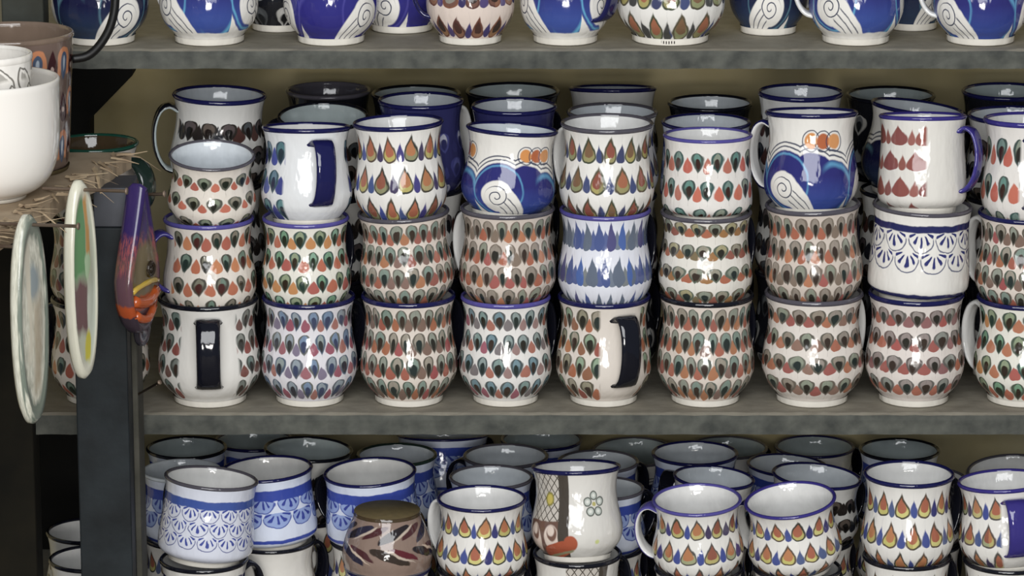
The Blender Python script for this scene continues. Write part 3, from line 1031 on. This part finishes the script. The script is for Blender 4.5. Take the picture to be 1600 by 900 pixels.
ROW3 = [
    dict(cx=518, W=136, y=152, label='shaded mug with grey rim at the wall between first and third stacks', pat='ink', rim='grey', inner='grey', handle=60),
    dict(cx=653, W=143, y=158, label='dark mug with grey inside against the wall behind the third stack', pat='ink', rim='black', inner='shade', handle=60),
    dict(cx=812, W=150, y=155, label='dark mug with black rim against the wall behind the fourth stack', pat='ink', rim='black', inner='shade', handle=60),
    dict(cx=947, W=141, y=151, label='mug with small blue dots under navy rim behind the fifth stack', pat='pk_dark', rim='navy', inner='cool', handle=60, tilt=(-7, 0)),
    dict(cx=1101, W=136, y=172, label='mug with pale inside and black rim against wall behind sixth stack', pat='ink', rim='black', inner='cool', handle=60),
    dict(cx=1388, W=143, y=160, label='wide black mug with grey inside against wall behind eighth stack', pat='ink', rim='black', inner='shade', handle=60),
    dict(cx=1562, W=141, y=154, label='navy rimmed mug against the wall behind the ninth stack', pat='ink', rim='navy', inner='shade', handle=60),
]
ROWN = 'shaded mug at the {{l}} of the {} row stack behind the {} front stack'
col_of = lambda cx: ORD[min(range(9), key=lambda k: abs(ROW1[k][0]['cx'] - cx))]
for d in ROW2:
    back_stack(.156, 2, d, G_MID2, Z_MID, ROWN.format('second', col_of(d['cx'])), G_HID, ['ink', 'pk_dark'])  # near-black patterns below the tops imitate deeper shade in the gaps
for d in ROW3:
    back_stack(.258, 2, d, G_MID2, Z_MID, ROWN.format('third', col_of(d['cx'])), G_HID, ['ink', 'pk_dark'])  # same dark patterns, painted to deepen the shade in the gaps

# ------------------------------------------------------------------ top shelf
G_TOP = 'painted mugs along the top shelf'
TOPS = [
    (168, 150, .05, dict(label='dark teal swirl mug on the top shelf beside the black handle', pat='wave_dark', handle=60, turn=10)),
    (335, 152, .05, dict(label='blue and turquoise swirl mug, second along the top shelf front', pat='wave_cyan', handle=150, hcol='white', turn=-28)),
    (436, 120, .125, dict(label='dark mug with white leaf points, set back on the top shelf', pat='ink', handle=60)),
    (522, 146, .05, dict(label='deep purple blue mug with white curls on top shelf edge', pat='wave_navy', handle=60, turn=22)),
    (628, 136, .12, dict(label='navy and white mug set back between curl mug and drop mug', pat='wave_navy', handle=60, turn=70)),
    (736, 136, .05, dict(label='pinkish mug with rust and purple drops on the top shelf', pat='sp_pink', handle=184, hcol='navy')),
    (882, 140, .05, dict(label='white mug with blue wave and navy handle on top shelf', pat='wave_cyan', handle=-38, hcol='navy', hin='navy', turn=-40)),
    (1043, 167, .055, dict(label='largest top shelf mug, olive and rust drops on cream', pat='sp_olive', handle=60, hfix=True, foot='marked')),
    (1200, 122, .105, dict(label='dark mug with white spiral set back on the top shelf', pat='wave_dark', handle=10, hcol='white', turn=-30)),
    (1328, 146, .05, dict(label='blue swirl mug with pale handle, beside the dark spiral mug', pat='wave_cyan', handle=176, hcol='white', turn=-10)),
    (1424, 110, .13, dict(label='shaded dark mug set back between the two last swirl mugs', pat='wave_dark', handle=60)),
    (1520, 148, .05, dict(label='blue swirl mug with narrow pale handle, last whole on top shelf', pat='wave', handle=174, hcol='white', turn=-24)),
    (1670, 150, .05, dict(label='mug with red marks cut by the edge of the photo', pat='sp_brick', handle=60)),
]
for cx, W, Y, d in TOPS:
    STACKS.append(dict(z=Z_TOP, x=P(cx, 60, Y).x, y=Y, x0=P(cx, 60, Y).x, r=W / 2 * mpp(P(cx, 60, Y)), L=[dict(d, cx=cx, W=W, y=None, group=G_TOP, rim='navy')], fixed=Y < .06, m=[]))

# ------------------------------------------------------------------ lower shelf
G_LOW = 'painted mugs stacked on the lower shelf'
HID2 = 'painted mug below the upper layer on the lower shelf'
G_HID2 = 'lower layer of mugs on the lower shelf'
LOWS = [
    (.05, dict(cx=310, W=152, y=768, label='white mug with rows of blue petal scallops and dark rim', pat='sc_blue', rim='grey', handle=130, kind='cyl', tilt=(-3, 6)), 'white'),
    (.122, dict(cx=428, W=150, y=752, label='blue petal mug with broad blue bands beside the scalloped mug', pat='sc_deep', rim='navy', handle=60, kind='cyl', tilt=(0, -3)), 'lattice'),
    (.142, dict(cx=584, W=150, y=756, label='deep blue banded mug directly behind the taupe upturned mug', pat='sc_deep', rim='navy', handle=170, kind='cyl', tilt=(2, -3)), None),
    (.05, dict(cx=752, W=146, y=798, label='drop mug with pale handle, between taupe and lattice mugs', pat='sp_bright', rim='navy', handle=142, hfix=True, hcol='white', hin='white', kind='tall'), None),
    (.055, dict(cx=904, W=146, y=752, label='white mug with black lattice, brown swirl and grey flower', pat='lattice', rim='navy', handle=80, turn=0, kind='tall', tilt=(-8, -1)), 'lattice'),
    (.05, dict(cx=1097, W=146, y=797, label='drop mug with violet edged handle, right of the lattice mug', pat='sp_rows', rim='violet', handle=166, hfix=True, hcol='violet', hin='white', kind='tall', tilt=(4, -2)), None),
    (.05, dict(cx=1254, W=150, y=796, label='drop mug tilted aside, between two upright drop mugs', pat='sp_bright', rim='purple', handle=144, hfix=True, hcol='navy', hin='white', kind='tall', tilt=(6, -7)), None),
    (.052, dict(cx=1428, W=148, y=759, label='taller drop mug with thin dark rim beside purple handled mug', pat='sp_bright', rim='navy', handle=60, kind='tall'), None),
    (.052, dict(cx=1588, W=150, y=772, label='drop mug with broad purple handle and rim at shelf end', pat='sp_rows', rim='purple', handle=-84, hcol='purple', kind='tall', tilt=(-3, -4)), None),
    (.16, dict(cx=283, W=130, y=752, label='white mug with plain rim directly behind the scalloped mug', pat='sc_deep', rim='cool', inner='cool', handle=120), None),
    (.222, dict(cx=474, W=146, y=720, label='pale inside mug with dark rim behind the blue petal mug', pat='pk_dark', rim='black', inner='shade', handle=60, tilt=(0, 3)), None),
    (.24, dict(cx=627, W=132, y=727, label='green rimmed blue mug peeking out behind the deep blue mug', pat='sc_deep', rim='darkgreen', inner='cool', handle=60), None),
    (.148, dict(cx=767, W=138, y=763, label='pale mug directly behind the drop mug beside the taupe one', pat='sc_deep', rim='grey', inner='cool', handle=60), None),
    (.245, dict(cx=790, W=140, y=730, label='pale grey rimmed mug two rows behind the drop mug', pat='sc_deep', rim='grey', inner='cool', handle=60), None),
    (.152, dict(cx=946, W=132, y=780, label='blue flowered mug half hidden close behind the lattice mug', pat='sc_deep', rim='grey', inner='cool', handle=30), None),
    (.247, dict(cx=936, W=134, y=738, label='wide pale inside mug two rows behind the lattice mug', pat='sc_deep', rim='grey', inner='cool', handle=60), None),
    (.152, dict(cx=1111, W=134, y=763, label='pale inside mug close behind the violet handled drop mug', pat='wave_dark', rim='navy', inner='cool', handle=60, tilt=(0, 4)), None),
    (.25, dict(cx=1097, W=142, y=726, label='pale inside mug two rows behind the violet handled mug', pat='sc_deep', rim='navy', inner='cool', handle=60), None),
    (.152, dict(cx=1264, W=148, y=762, label='slanting white mug close behind the tilted drop mug', pat='pk_dark', rim='navy', inner='cool', handle=40, tilt=(0, 5)), None),
    (.25, dict(cx=1240, W=134, y=744, label='white mug two rows behind the tilted drop mug', pat='sc_deep', rim='navy', inner='cool', handle=60, tilt=(0, 3)), None),
    (.152, dict(cx=1456, W=136, y=762, label='white mug close behind the taller drop mug', pat='pk_dark', rim='grey', inner='white', handle=60, tilt=(0, 4)), None),
    (.25, dict(cx=1412, W=132, y=719, label='grey inside mug with black rim, two rows behind taller drop mug', pat='sc_deep', rim='black', inner='shade', handle=60), None),
    (.16, dict(cx=1592, W=150, y=752, label='white mug leaning behind the purple handled mug', pat='pk_dark', rim='grey', inner='white', handle=60, tilt=(5, -4)), None),
    (.26, dict(cx=287, W=132, y=716, label='grey inside mug with black rim against wall beside dark post', pat='sc_deep', rim='black', inner='shade', handle=60), None),
    (.30, dict(cx=392, W=130, y=704, label='navy mug in the shade behind scalloped and blue petal mugs', pat='sc_deep', rim='navy', inner='shade', handle=60), None),
    (.335, dict(cx=688, W=148, y=700, label='blue petal mug with navy rim at the wall behind drop mug', pat='sc_deep', rim='navy', inner='cool', handle=60, kind='cyl', tilt=(-8, 0)), None),
    (.338, dict(cx=830, W=134, y=703, label='shaded navy rimmed mug at the wall behind the lattice mug', pat='sc_deep', rim='navy', inner='shade', handle=60), None),
    (.342, dict(cx=986, W=142, y=722, label='wide dark grey mug at the wall right of lattice mug', pat='wave_dark', rim='grey', inner='shade', handle=60, tilt=(4, 0)), None),
    (.342, dict(cx=1137, W=134, y=716, label='dark grey inside mug at the wall behind violet handled mug', pat='wave_dark', rim='grey', inner='shade', handle=60), None),
    (.342, dict(cx=1268, W=131, y=714, label='navy mug with grey inside at the wall behind tilted mug', pat='wave_navy', rim='navy', inner='shade', handle=60), None),
]
LX = {310: 'white mug', 428: 'white lattice mug', 904: 'white lattice mug'}
for Y, d, under in LOWS:
    H2 = LX.get(d['cx'], 'mug') + ' right under the ' + ' '.join(d['label'].split()[:10])
    back_stack(Y, 1, d, G_LOW, Z_LOW, H2, G_HID2, ['lattice' if under == 'lattice' else 'sc_navy' if under else 'sp_bright'], fixed=Y < .06)
# upturned taupe mug and the mug it stands on
sc = mpp(P(602, 800, .045))
xf = P(602, 450, .045).x
zt = P(590, 812, .045 - 54 * sc).z
STACKS.append(dict(z=Z_LOW, x=xf, y=.045, x0=xf, r=72 * sc, fixed=True, m=[], L=[dict(cx=602, W=140, y=P_y(Z_LOW + .092, .045, 66 * sc), label='mug right under the upturned taupe mug', pat='sp_bright', group=G_HID2, rim='navy')]))
# low mugs in the dark left of the post
for cx, Y, y, lab, pt in ((128, .165, 848, 'white mug in the dark between the posts, farther one', 'pk_dark'), (131, .062, 892, 'mug with dark rim in the dark between the posts, nearer one', 'pk_dark')):
    stack(Z_LOW, Y, [dict(cx=cx, W=140, y=y, label=lab, pat=pt, rim='black', inner='white', handle=60)], '', G_LOW, fixed=Y < .06)
build_stacks()
ft = mug('taupe mug with dark feather strokes, standing upside down among drop mugs', (xf, .045, zt), 71 * sc, zt - (Z_LOW + .0935), kind='taper', pat='brush', rim='grey', inner='brown', handle=62, hcol='brown', hin='brown', group=G_LOW, foot='brown', flip=True)
link('base', lathe('mug_base', [(.73, .006), (.72, -.004), (0, -.004)], 40), ft, [UNGLAZED])

# ------------------------------------------------------------------ side table with bowls and hanging plaques
ZB = P(203, 238, -.03).z
A = PZ(203, 238, ZB)
B = PZ(-10, 371, ZB)
ed = (B - A).normalized()               # along the edge, towards the viewer
en = Vector((-ed.y, ed.x, 0))
if en.x < 0:
    en = -en                            # outwards, to the right
table = thing('side_table', 'rough wooden side table with frayed straw edge on a dark post', 'table', (A.x - .2, A.y - .2, 0))
straw = plain('dry_board', '#b5a289', 0.85, 0.2, col2='#8d7a63', scale=22, bump=0.6, detail=8)
TH = .016
bv, bf = [], []
nb = 60
Lb = .75
for i in range(nb + 1):
    e = A + ed * (Lb * i / nb)
    w = en * rng.uniform(-.0025, .002)
    for (off, z) in ((0, 0), (0, -TH)):
        p = e + w + en * off
        bv.append((p.x, p.y, ZB + z))
    q = Vector((-.8, e.y, 0))
    bv.append((q.x, q.y, ZB - TH)); bv.append((q.x, q.y, ZB))
for i in range(nb):
    for k in range(4):
        k2 = (k + 1) % 4
        bf.append((i * 4 + k, i * 4 + k2, (i + 1) * 4 + k2, (i + 1) * 4 + k))
bf += [(0, 3, 2, 1), (nb * 4, nb * 4 + 1, nb * 4 + 2, nb * 4 + 3)]
me = bpy.data.meshes.new('tabletop'); me.from_pydata(bv, [], bf)
unparented(link('tabletop', me, None, [straw]), table)
# frayed straw along the edge
sv, sf = [], []
for q in range(60):
    t = rng.uniform(0, .48)
    p = A + ed * t + en * rng.uniform(-.02, .002)
    p.z = ZB + .0008
    L = rng.uniform(.015, .05)
    d = (ed * rng.uniform(-.8, .6) + en * rng.uniform(.1, .9)).normalized()
    drp = rng.uniform(-.25, .5)
    w = rng.uniform(.0006, .0032)
    side = Vector((-d.y, d.x, 0)) * w
    b0 = len(sv)
    for s in (0, .5, 1):
        c = p + d * L * s + Vector((0, 0, -drp * L * s * s + .001))
        tw = 1 - .75 * s
        for v in (side * tw, Vector((0, 0, w * .8 * tw)), -side * tw):
            sv.append(c + v)
    for s in (0, 3):
        for k in range(3):
            sf.append((b0 + s + k, b0 + s + (k + 1) % 3, b0 + s + 3 + (k + 1) % 3, b0 + s + 3 + k))
me = bpy.data.meshes.new('frayed_straw'); me.from_pydata(sv, [], sf)
o = unparented(link('frayed_straw', me, None, [plain('straw_fibre', '#b5a284', 0.8, 0.2, col2='#86705a', scale=60)]), table)
o['kind'] = 'stuff'
# post, block under the top, side strip
yp = -.125
px0, px1 = P(118, 600, yp).x, P(200, 600, yp).x
zp = P(160, 356, yp).z
unparented(boxes('leg', [(((px0 + px1) / 2, yp + .02, zp / 2), (px1 - px0, .04, zp), 0)], darkwood, bevel=.0015), table)
x2 = P(216, 600, yp + .045).x
unparented(boxes('side_strip', [((x2 - .012, yp + .066, zp / 2 - .01), (.024, .05, zp - .02), 0)], greywood, bevel=.0015), table)
bx0, bx1 = P(146, 320, yp + .004).x, P(205, 320, yp + .004).x
unparented(boxes('corner_block', [(((bx0 + bx1) / 2, yp + .034, (zp + ZB - TH) / 2), (bx1 - bx0, .06, ZB - TH - zp), 0)], plain('blue_grey_wood', '#4a4c52', 0.6, 0.3, col2='#3b3c40', scale=24, bump=0.4), bevel=.001), table)
# hidden legs of the table
for t, s in ((.70, .03),):
    p = A + ed * t - en * s
    unparented(boxes('leg', [((p.x, p.y, (ZB - TH) / 2), (.045, .045, ZB - TH), math.atan2(ed.y, ed.x))], darkwood), table)

nail_m = plain('rusty_nail', '#8a7a6a', 0.5, 0.5, col2='#6a5648', scale=80, metal=0.3)


def nail(a, b, r=.0016):
    a, b = Vector(a), Vector(b)
    d = (b - a).normalized()
    return unparented(tube('nail', [a, b - d * .0015, b - d * .0014, b], [r, r, r * 2, r * 2], nail_m, None, 8), table)


def edge_at(px):
    """the place on the table's edge seen at column px"""
    best, bt = None, 0
    for k in range(400):
        t = k / 400 * .6
        p = A + ed * t
        v = p - CAM
        f = Vector((0, math.cos(ELEV), -math.sin(ELEV)))
        x = 800 + v.x / v.dot(f) * FPX
        if best is None or abs(x - px) < best:
            best, bt = abs(x - px), t
    return A + ed * bt


def plaque_mesh(name, half, hgt, th, outline, rings=7, nseg=48):
    """domed slab in the local y (width) z (height) plane, front towards +x; outline(a) -> (y, z)"""
    verts, faces = [], []
    def ring(f, x):
        b = len(verts)
        for k in range(nseg):
            y, z = outline(2 * math.pi * k / nseg)
            verts.append((x, y * half * f, z * hgt / 2 * f))
        return b
    rs = [ring(.02, -th * .5), ring(.6, -th * .5), ring(.93, -th * .48), ring(1, -th * .2), ring(1, th * .2), ring(.95, th * .5), ring(.88, th * .42), ring(.8, th * .36), ring(.5, th * .5), ring(.02, th * .55)]
    for a, b in zip(rs, rs[1:]):
        for k in range(nseg):
            k2 = (k + 1) % nseg
            faces.append((a + k, a + k2, b + k2, b + k))
    faces.append(tuple(rs[0] + k for k in reversed(range(nseg))))
    faces.append(tuple(rs[-1] + k for k in range(nseg)))
    me = bpy.data.meshes.new(name)
    me.from_pydata(verts, [], faces)
    me.polygons.foreach_set('use_smooth', [True] * len(faces))
    return me


def plaque_mat(name, fn):
    m, b = new_mat(name)
    glaze(b)
    b.inputs['Roughness'].default_value = 0.2
    tc = NT.nodes.new('ShaderNodeTexCoord')
    sp = NT.nodes.new('ShaderNodeSeparateXYZ')
    NT.links.new(tc.outputs['Generated'], sp.inputs[0])
    w = noise(tc.outputs['Generated'], 5.0, 3.0) - 0.5
    n2 = noise(tc.outputs['Generated'], 16.0, 4.0)
    c = fn(X(sp.outputs[1]) + w * 0.2, X(sp.outputs[2]) + w * 0.1, X(sp.outputs[0]), n2)
    NT.links.new(c.s, b.inputs['Base Color'])
    return m


oval = lambda a: (math.copysign(abs(math.cos(a)) ** .9, math.cos(a)), math.copysign(abs(math.sin(a)) ** .95, math.sin(a)))


def pale(y, z, x, n):
    c = mixc('#dddbcb', '#a9a796', M('MULTIPLY_ADD', n - 0.5, 2.5, 0.4, clamp=True))
    c = mixc(c, '#8f9a9c', mask(0.2 - hyp(y - 0.45, (z - 0.68) * 2.4), 0.12) * mask(x - 0.5, 0.1))
    c = mixc(c, '#b3a48c', mask(0.13 - ab(y - 0.55), 0.15) * band(z, 0.15, 0.6, 0.1) * mask(x - 0.5, 0.1) * 0.8)
    c = mixc(c, '#c9c2b0', mask(0.06 - ab(y - 0.3), 0.06) * band(z, 0.3, 0.9, 0.1))
    c = mixc(c, '#6f776c', mask(0.05 - ab(hyp((y - .5) * 1.0, (z - .5) * 1.0) - 0.455), 0.04) * mask(x - 0.62, 0.1))
    return c


def leafy(y, z, x, n):
    face = mask(x - 0.72, 0.06)
    c = mixc('#dcd9c8', '#c3c0ac', n)
    inner = mask(0.43 - hyp(y - .5, z - .5), 0.05) * face
    c = mixc(c, '#b9bca8', inner)
    c = mixc(c, '#5d8a5c', inner * mask(0.52 - y, 0.06) * mask(z - 0.5, 0.1))
    c = mixc(c, '#b98a4c', inner * band(y, 0.52, 0.66, 0.05) * mask(z - 0.55, 0.06))
    c = mixc(c, '#a9c09c', inner * mask(0.07 - hyp((y - .55) * .6, (z - .58) * 1.2), 0.03))
    c = mixc(c, '#6a4f50', inner * mask(0.56 - y, 0.08) * band(z, 0.24, 0.5, 0.06))
    c = mixc(c, '#c8cdbd', inner * mask(y - 0.52, 0.05) * mask(0.46 - z, 0.08))
    c = mixc(c, '#c4b948', inner * mask(0.12 - hyp(y - .55, (z - .16) * 1.3), 0.05))
    return c


def place_plaque(name, label, cat, px, ytop, ybot, half, th, outline, mat, off=.033, turn=0.0):
    e = edge_at(px - off * en.x / .0006) + en * off
    zt = P(px, ytop, e.y).z
    zb = P(px, ybot, e.y).z
    # keep the column the photo shows
    e2 = P(px, (ytop + ybot) / 2, e.y)
    t = thing(name, label, cat, (e2.x, e.y, (zt + zb) / 2))
    t.rotation_euler = (0, 0, math.atan2(en.y, en.x) + turn)
    b = link('body', plaque_mesh(name, half, zt - zb, th, outline), t, [mat])
    return t, e, zt, zb


def nail_through(e, z, length=.045):
    p = Vector((e.x, e.y, z))
    nail(p - en * .036, p + en * (length - .022) + Vector((0, 0, .001)))


t1, e1, zt1, zb1 = place_plaque('ceramic_plaque', 'long pale grey oval ceramic plaque hanging lowest on the table edge', 'plaque', 46, 335, 661, .026, .012, oval, plaque_mat('pale_plaque', pale), turn=-.14)
t2, e2, zt2, zb2 = place_plaque('ceramic_plaque', 'cream oval plaque with green leaves and ochre stripe on the table edge', 'plaque', 126, 281, 591, .0205, .012, oval, plaque_mat('leafy_plaque', leafy), turn=-.24)
for t, e, zt in ((t1, e1, zt1), (t2, e2, zt2)):
    nail_through(e, zt - .0095, .066)
    tt = t.location
# a fourth nail nearer the viewer
en4 = edge_at(-4)
nail(Vector((en4.x, en4.y, ZB - TH * .6)) - en * .01, Vector((en4.x, en4.y, ZB - TH * .6)) + en * .02)
# nail for the fish and one in the side strip
f0 = P(200, 305, yp + .03); f1 = P(258, 303, yp + .02)
nail(f0, f1)
nail(P(207, 621, yp + .05), P(250, 597, yp + .02), .0012)


def fish_outline(a):
    c, s = math.cos(a), math.sin(a)
    z = s
    # narrow tail on top, full head low
    u = (z + 1) / 2
    w = .16 + .84 * min(1.0, max(0.0, (1 - u) / .62)) ** 1.15 if u > .38 else 1.0
    if u < .2:
        w = .62 + .38 * (u / .2) ** .6
    return (math.copysign(abs(c) ** .6, c) * w, z)


def fishm(y, z, x, n):
    c = mixc('#2a2150', '#3a2a5c', n)
    c = mixc(c, '#5c4048', mask(0.62 - z, 0.15))
    c = mixc(c, '#8a4a50', mask(n - 0.5, 0.1) * band(z, 0.42, 0.66, 0.06))
    c = mixc(c, '#6b5f45', mask(0.24 - hyp((y - .5) * .55, z - .38), 0.05))
    c = mixc(c, '#3a2f38', mask(0.2 - z, 0.03))
    c = mixc(c, '#a34a26', band(z + (y - .5) * (y - .5) * .25, 0.17, 0.27, 0.02))
    return c


ey = yp + .005
zt, zb = P(220, 280, ey).z, P(218, 512, ey).z
ex = P(217, 400, ey).x
fish = thing('ceramic_fish', 'purple and orange glazed ceramic fish hanging head down by the dark post', 'ornament', (ex, ey - .018, (zt + zb) / 2))
fish.rotation_euler = (0, math.radians(1.5), math.atan2(en.y, en.x) - .12)
fh = zt - zb
link('body', plaque_mesh('fish_body', .033, fh, .02, fish_outline), fish, [plaque_mat('fish_glaze', fishm)])
orange = ceramic('glaze_orange', '#b5552a')
yellow = ceramic('glaze_yellow', '#c9a94a')
def arc(z0, dz, wid, x=.011, n=9):
    return [(x - .003 * abs(2 * k / (n - 1) - 1), (k / (n - 1) - .5) * wid, z0 - dz * (1 - (2 * k / (n - 1) - 1) ** 2)) for k in range(n)]
tube('lip', arc(-.245 * fh, .006, .05), .0055, orange, fish)
tube('lip', arc(-.345 * fh, .008, .04), .0042, orange, fish)
tube('mouth_line', arc(-.185 * fh, -.004, .056), .0028, yellow, fish)
e_ = link('eye', lathe('fish_eye', [(0, .004), (.35, .0038), (.38, .003), (.7, .0028), (.78, .0042), (.95, .003), (1, 0)], 20), fish, [ceramic('glaze_eye', '#2c2318')])
e_.scale = (.0085, .0085, 1)
e_.rotation_euler = (0, math.pi / 2, 0)
e_.location = (.0095, .006, -.075 * fh)
tail = link('fin', plaque_mesh('fish_fin', .014, .036, .006, oval), fish, [ceramic('glaze_fin', '#2c2930')])
tail.location = (-.003, .018, -.50 * fh)

# bowls and the brown pot on the table
cb = PZ(-16, 309, ZB) + Vector((0, 0, .0006))
sc = mpp(cb)
Rb = 114 * sc
Hb = P(98, 122, cb.y).z - ZB
bowl = thing('bowl', 'large plain white bowl at the near side of the table top', 'bowl', cb)
op = smooth_path([(.50, .03), (.56, .045), (.72, .1), (.86, .2), (.945, .34), (.98, .5), (.99, .75), (1.0, .985)], 4)
ip = [(r - .05, z + .01) for r, z in reversed(op) if z > .12]
prof = [(0, .025), (.48, .025)] + op + [(.985, 1.0), (.965, .998)] + ip + [(.5, .09), (0, .085)]
bm = lathe('bowl_body', [(r * Rb, z * Hb) for r, z in prof], 72)
link('body', bm, bowl, [GL['bowl']])
link('foot', lathe('bowl_foot', [(.42 * Rb, .03 * Hb), (.43 * Rb, 0), (.5 * Rb, 0), (.515 * Rb, .03 * Hb)], 48), bowl, [GL['cream']])
Ri = 72 * sc
zi = P(52, 84, cb.y).z
base_i = ZB + .36 * Hb
Hi = zi - base_i
lb = thing('bowl', 'smaller white bowl with grey leaf drawing, nested inside the large white bowl', 'bowl', (cb.x, cb.y, base_i))
op = smooth_path([(.45, .0), (.6, .06), (.8, .22), (.93, .45), (.985, .7), (1.0, .9), (1.0, .985)], 4)
ip = [(r - .055, z + .01) for r, z in reversed(op) if z > .12]
prof = [(0, 0)] + op + [(.985, 1.0), (.96, .998)] + ip + [(.4, .09), (0, .085)]
bme = lathe('leaf_bowl', [(r, z) for r, z in prof], 64, lambda i, c=len(op): 0 if i < c else 1)
ob = link('body', bme, lb, [PAT['leaves'], GL['bowl']])
ob.scale = (Ri, Ri, Hi)
cut = len(op) + 1
lr = link('rim', lathe('leaf_bowl_rim', smooth_path([(.985, .93), (1.02, .96), (1.02, .99), (1.0, 1.01), (.96, 1.01), (.935, .98)], 2), 64), lb, [GL['bowl']])
lr.scale = (Ri, Ri, Hi)
# the inner bowl stands on the large bowl's floor: a low foot carries it
link('foot', lathe('leaf_bowl_foot', [(0, -.0001), (.45 * Ri, 0), (.44 * Ri, -(base_i - cb.z - .0905 * Hb)), (.38 * Ri, -(base_i - cb.z - .0905 * Hb)), (.37 * Ri, -.001)], 40), lb, [GL['cream']])

cp = PZ(22, 264, ZB) + Vector((0, 0, .0006))
sc = mpp(cp)
Rp = 98 * sc
Hp = P(118, 52, cp.y).z - ZB
pot = thing('pot', 'brown pot painted with orange arches, black bail handle, behind the bowls', 'pot', cp)
op = smooth_path([(.82, .02), (.87, .05), (.9, .2), (.93, .45), (.96, .7), (.985, .9), (1.0, .985)], 4)
ip = [(r - .05, z + .01) for r, z in reversed(op) if z > .1]
pb = link('body', lathe('pot_body', [(0, .012), (.8, .012)] + op + [(.985, 1.0), (.965, 1.0)] + ip + [(.6, .06), (0, .055)], 64, lambda i, c=len(op) + 1: 0 if i < c else 1), pot, [PAT['horseshoe'], GL['taupe']])
pb.scale = (Rp, Rp, Hp)
pb.color = (.2, .02, 0, 1)
pf = link('foot', lathe('pot_foot', [(.74, .02), (.76, 0), (.86, 0), (.885, .03)], 48), pot, [UNGLAZED])
pf.scale = (Rp, Rp, Hp)
pr_ = link('rim', lathe('pot_rim', smooth_path([(.985, .965), (1.012, .98), (1.008, 1.0), (.985, 1.01), (.96, 1.0), (.945, .975)], 2), 64), pot, [GL['taupe']])
pr_.scale = (Rp, Rp, Hp)
k = Rp / 98
hz = lambda y: P(118, y, cp.y).z - ZB
half_path = [(96 * k, 0, hz(93)), (120 * k, 0, hz(88)), (140 * k, 0, hz(70)), (157 * k, 0, hz(40)), (165 * k, 0, hz(0)), (160 * k, 0, hz(-50)), (130 * k, 0, hz(-105)), (75 * k, 0, hz(-140)), (0, 0, hz(-150))]
full = half_path + [(-x, y, z) for x, y, z in reversed(half_path[:-1])]
tube('bail_handle', smooth_path(full, 4), .0042, plain('black_cane', '#0b0b0b', 0.45, 0.4), pot, 10)
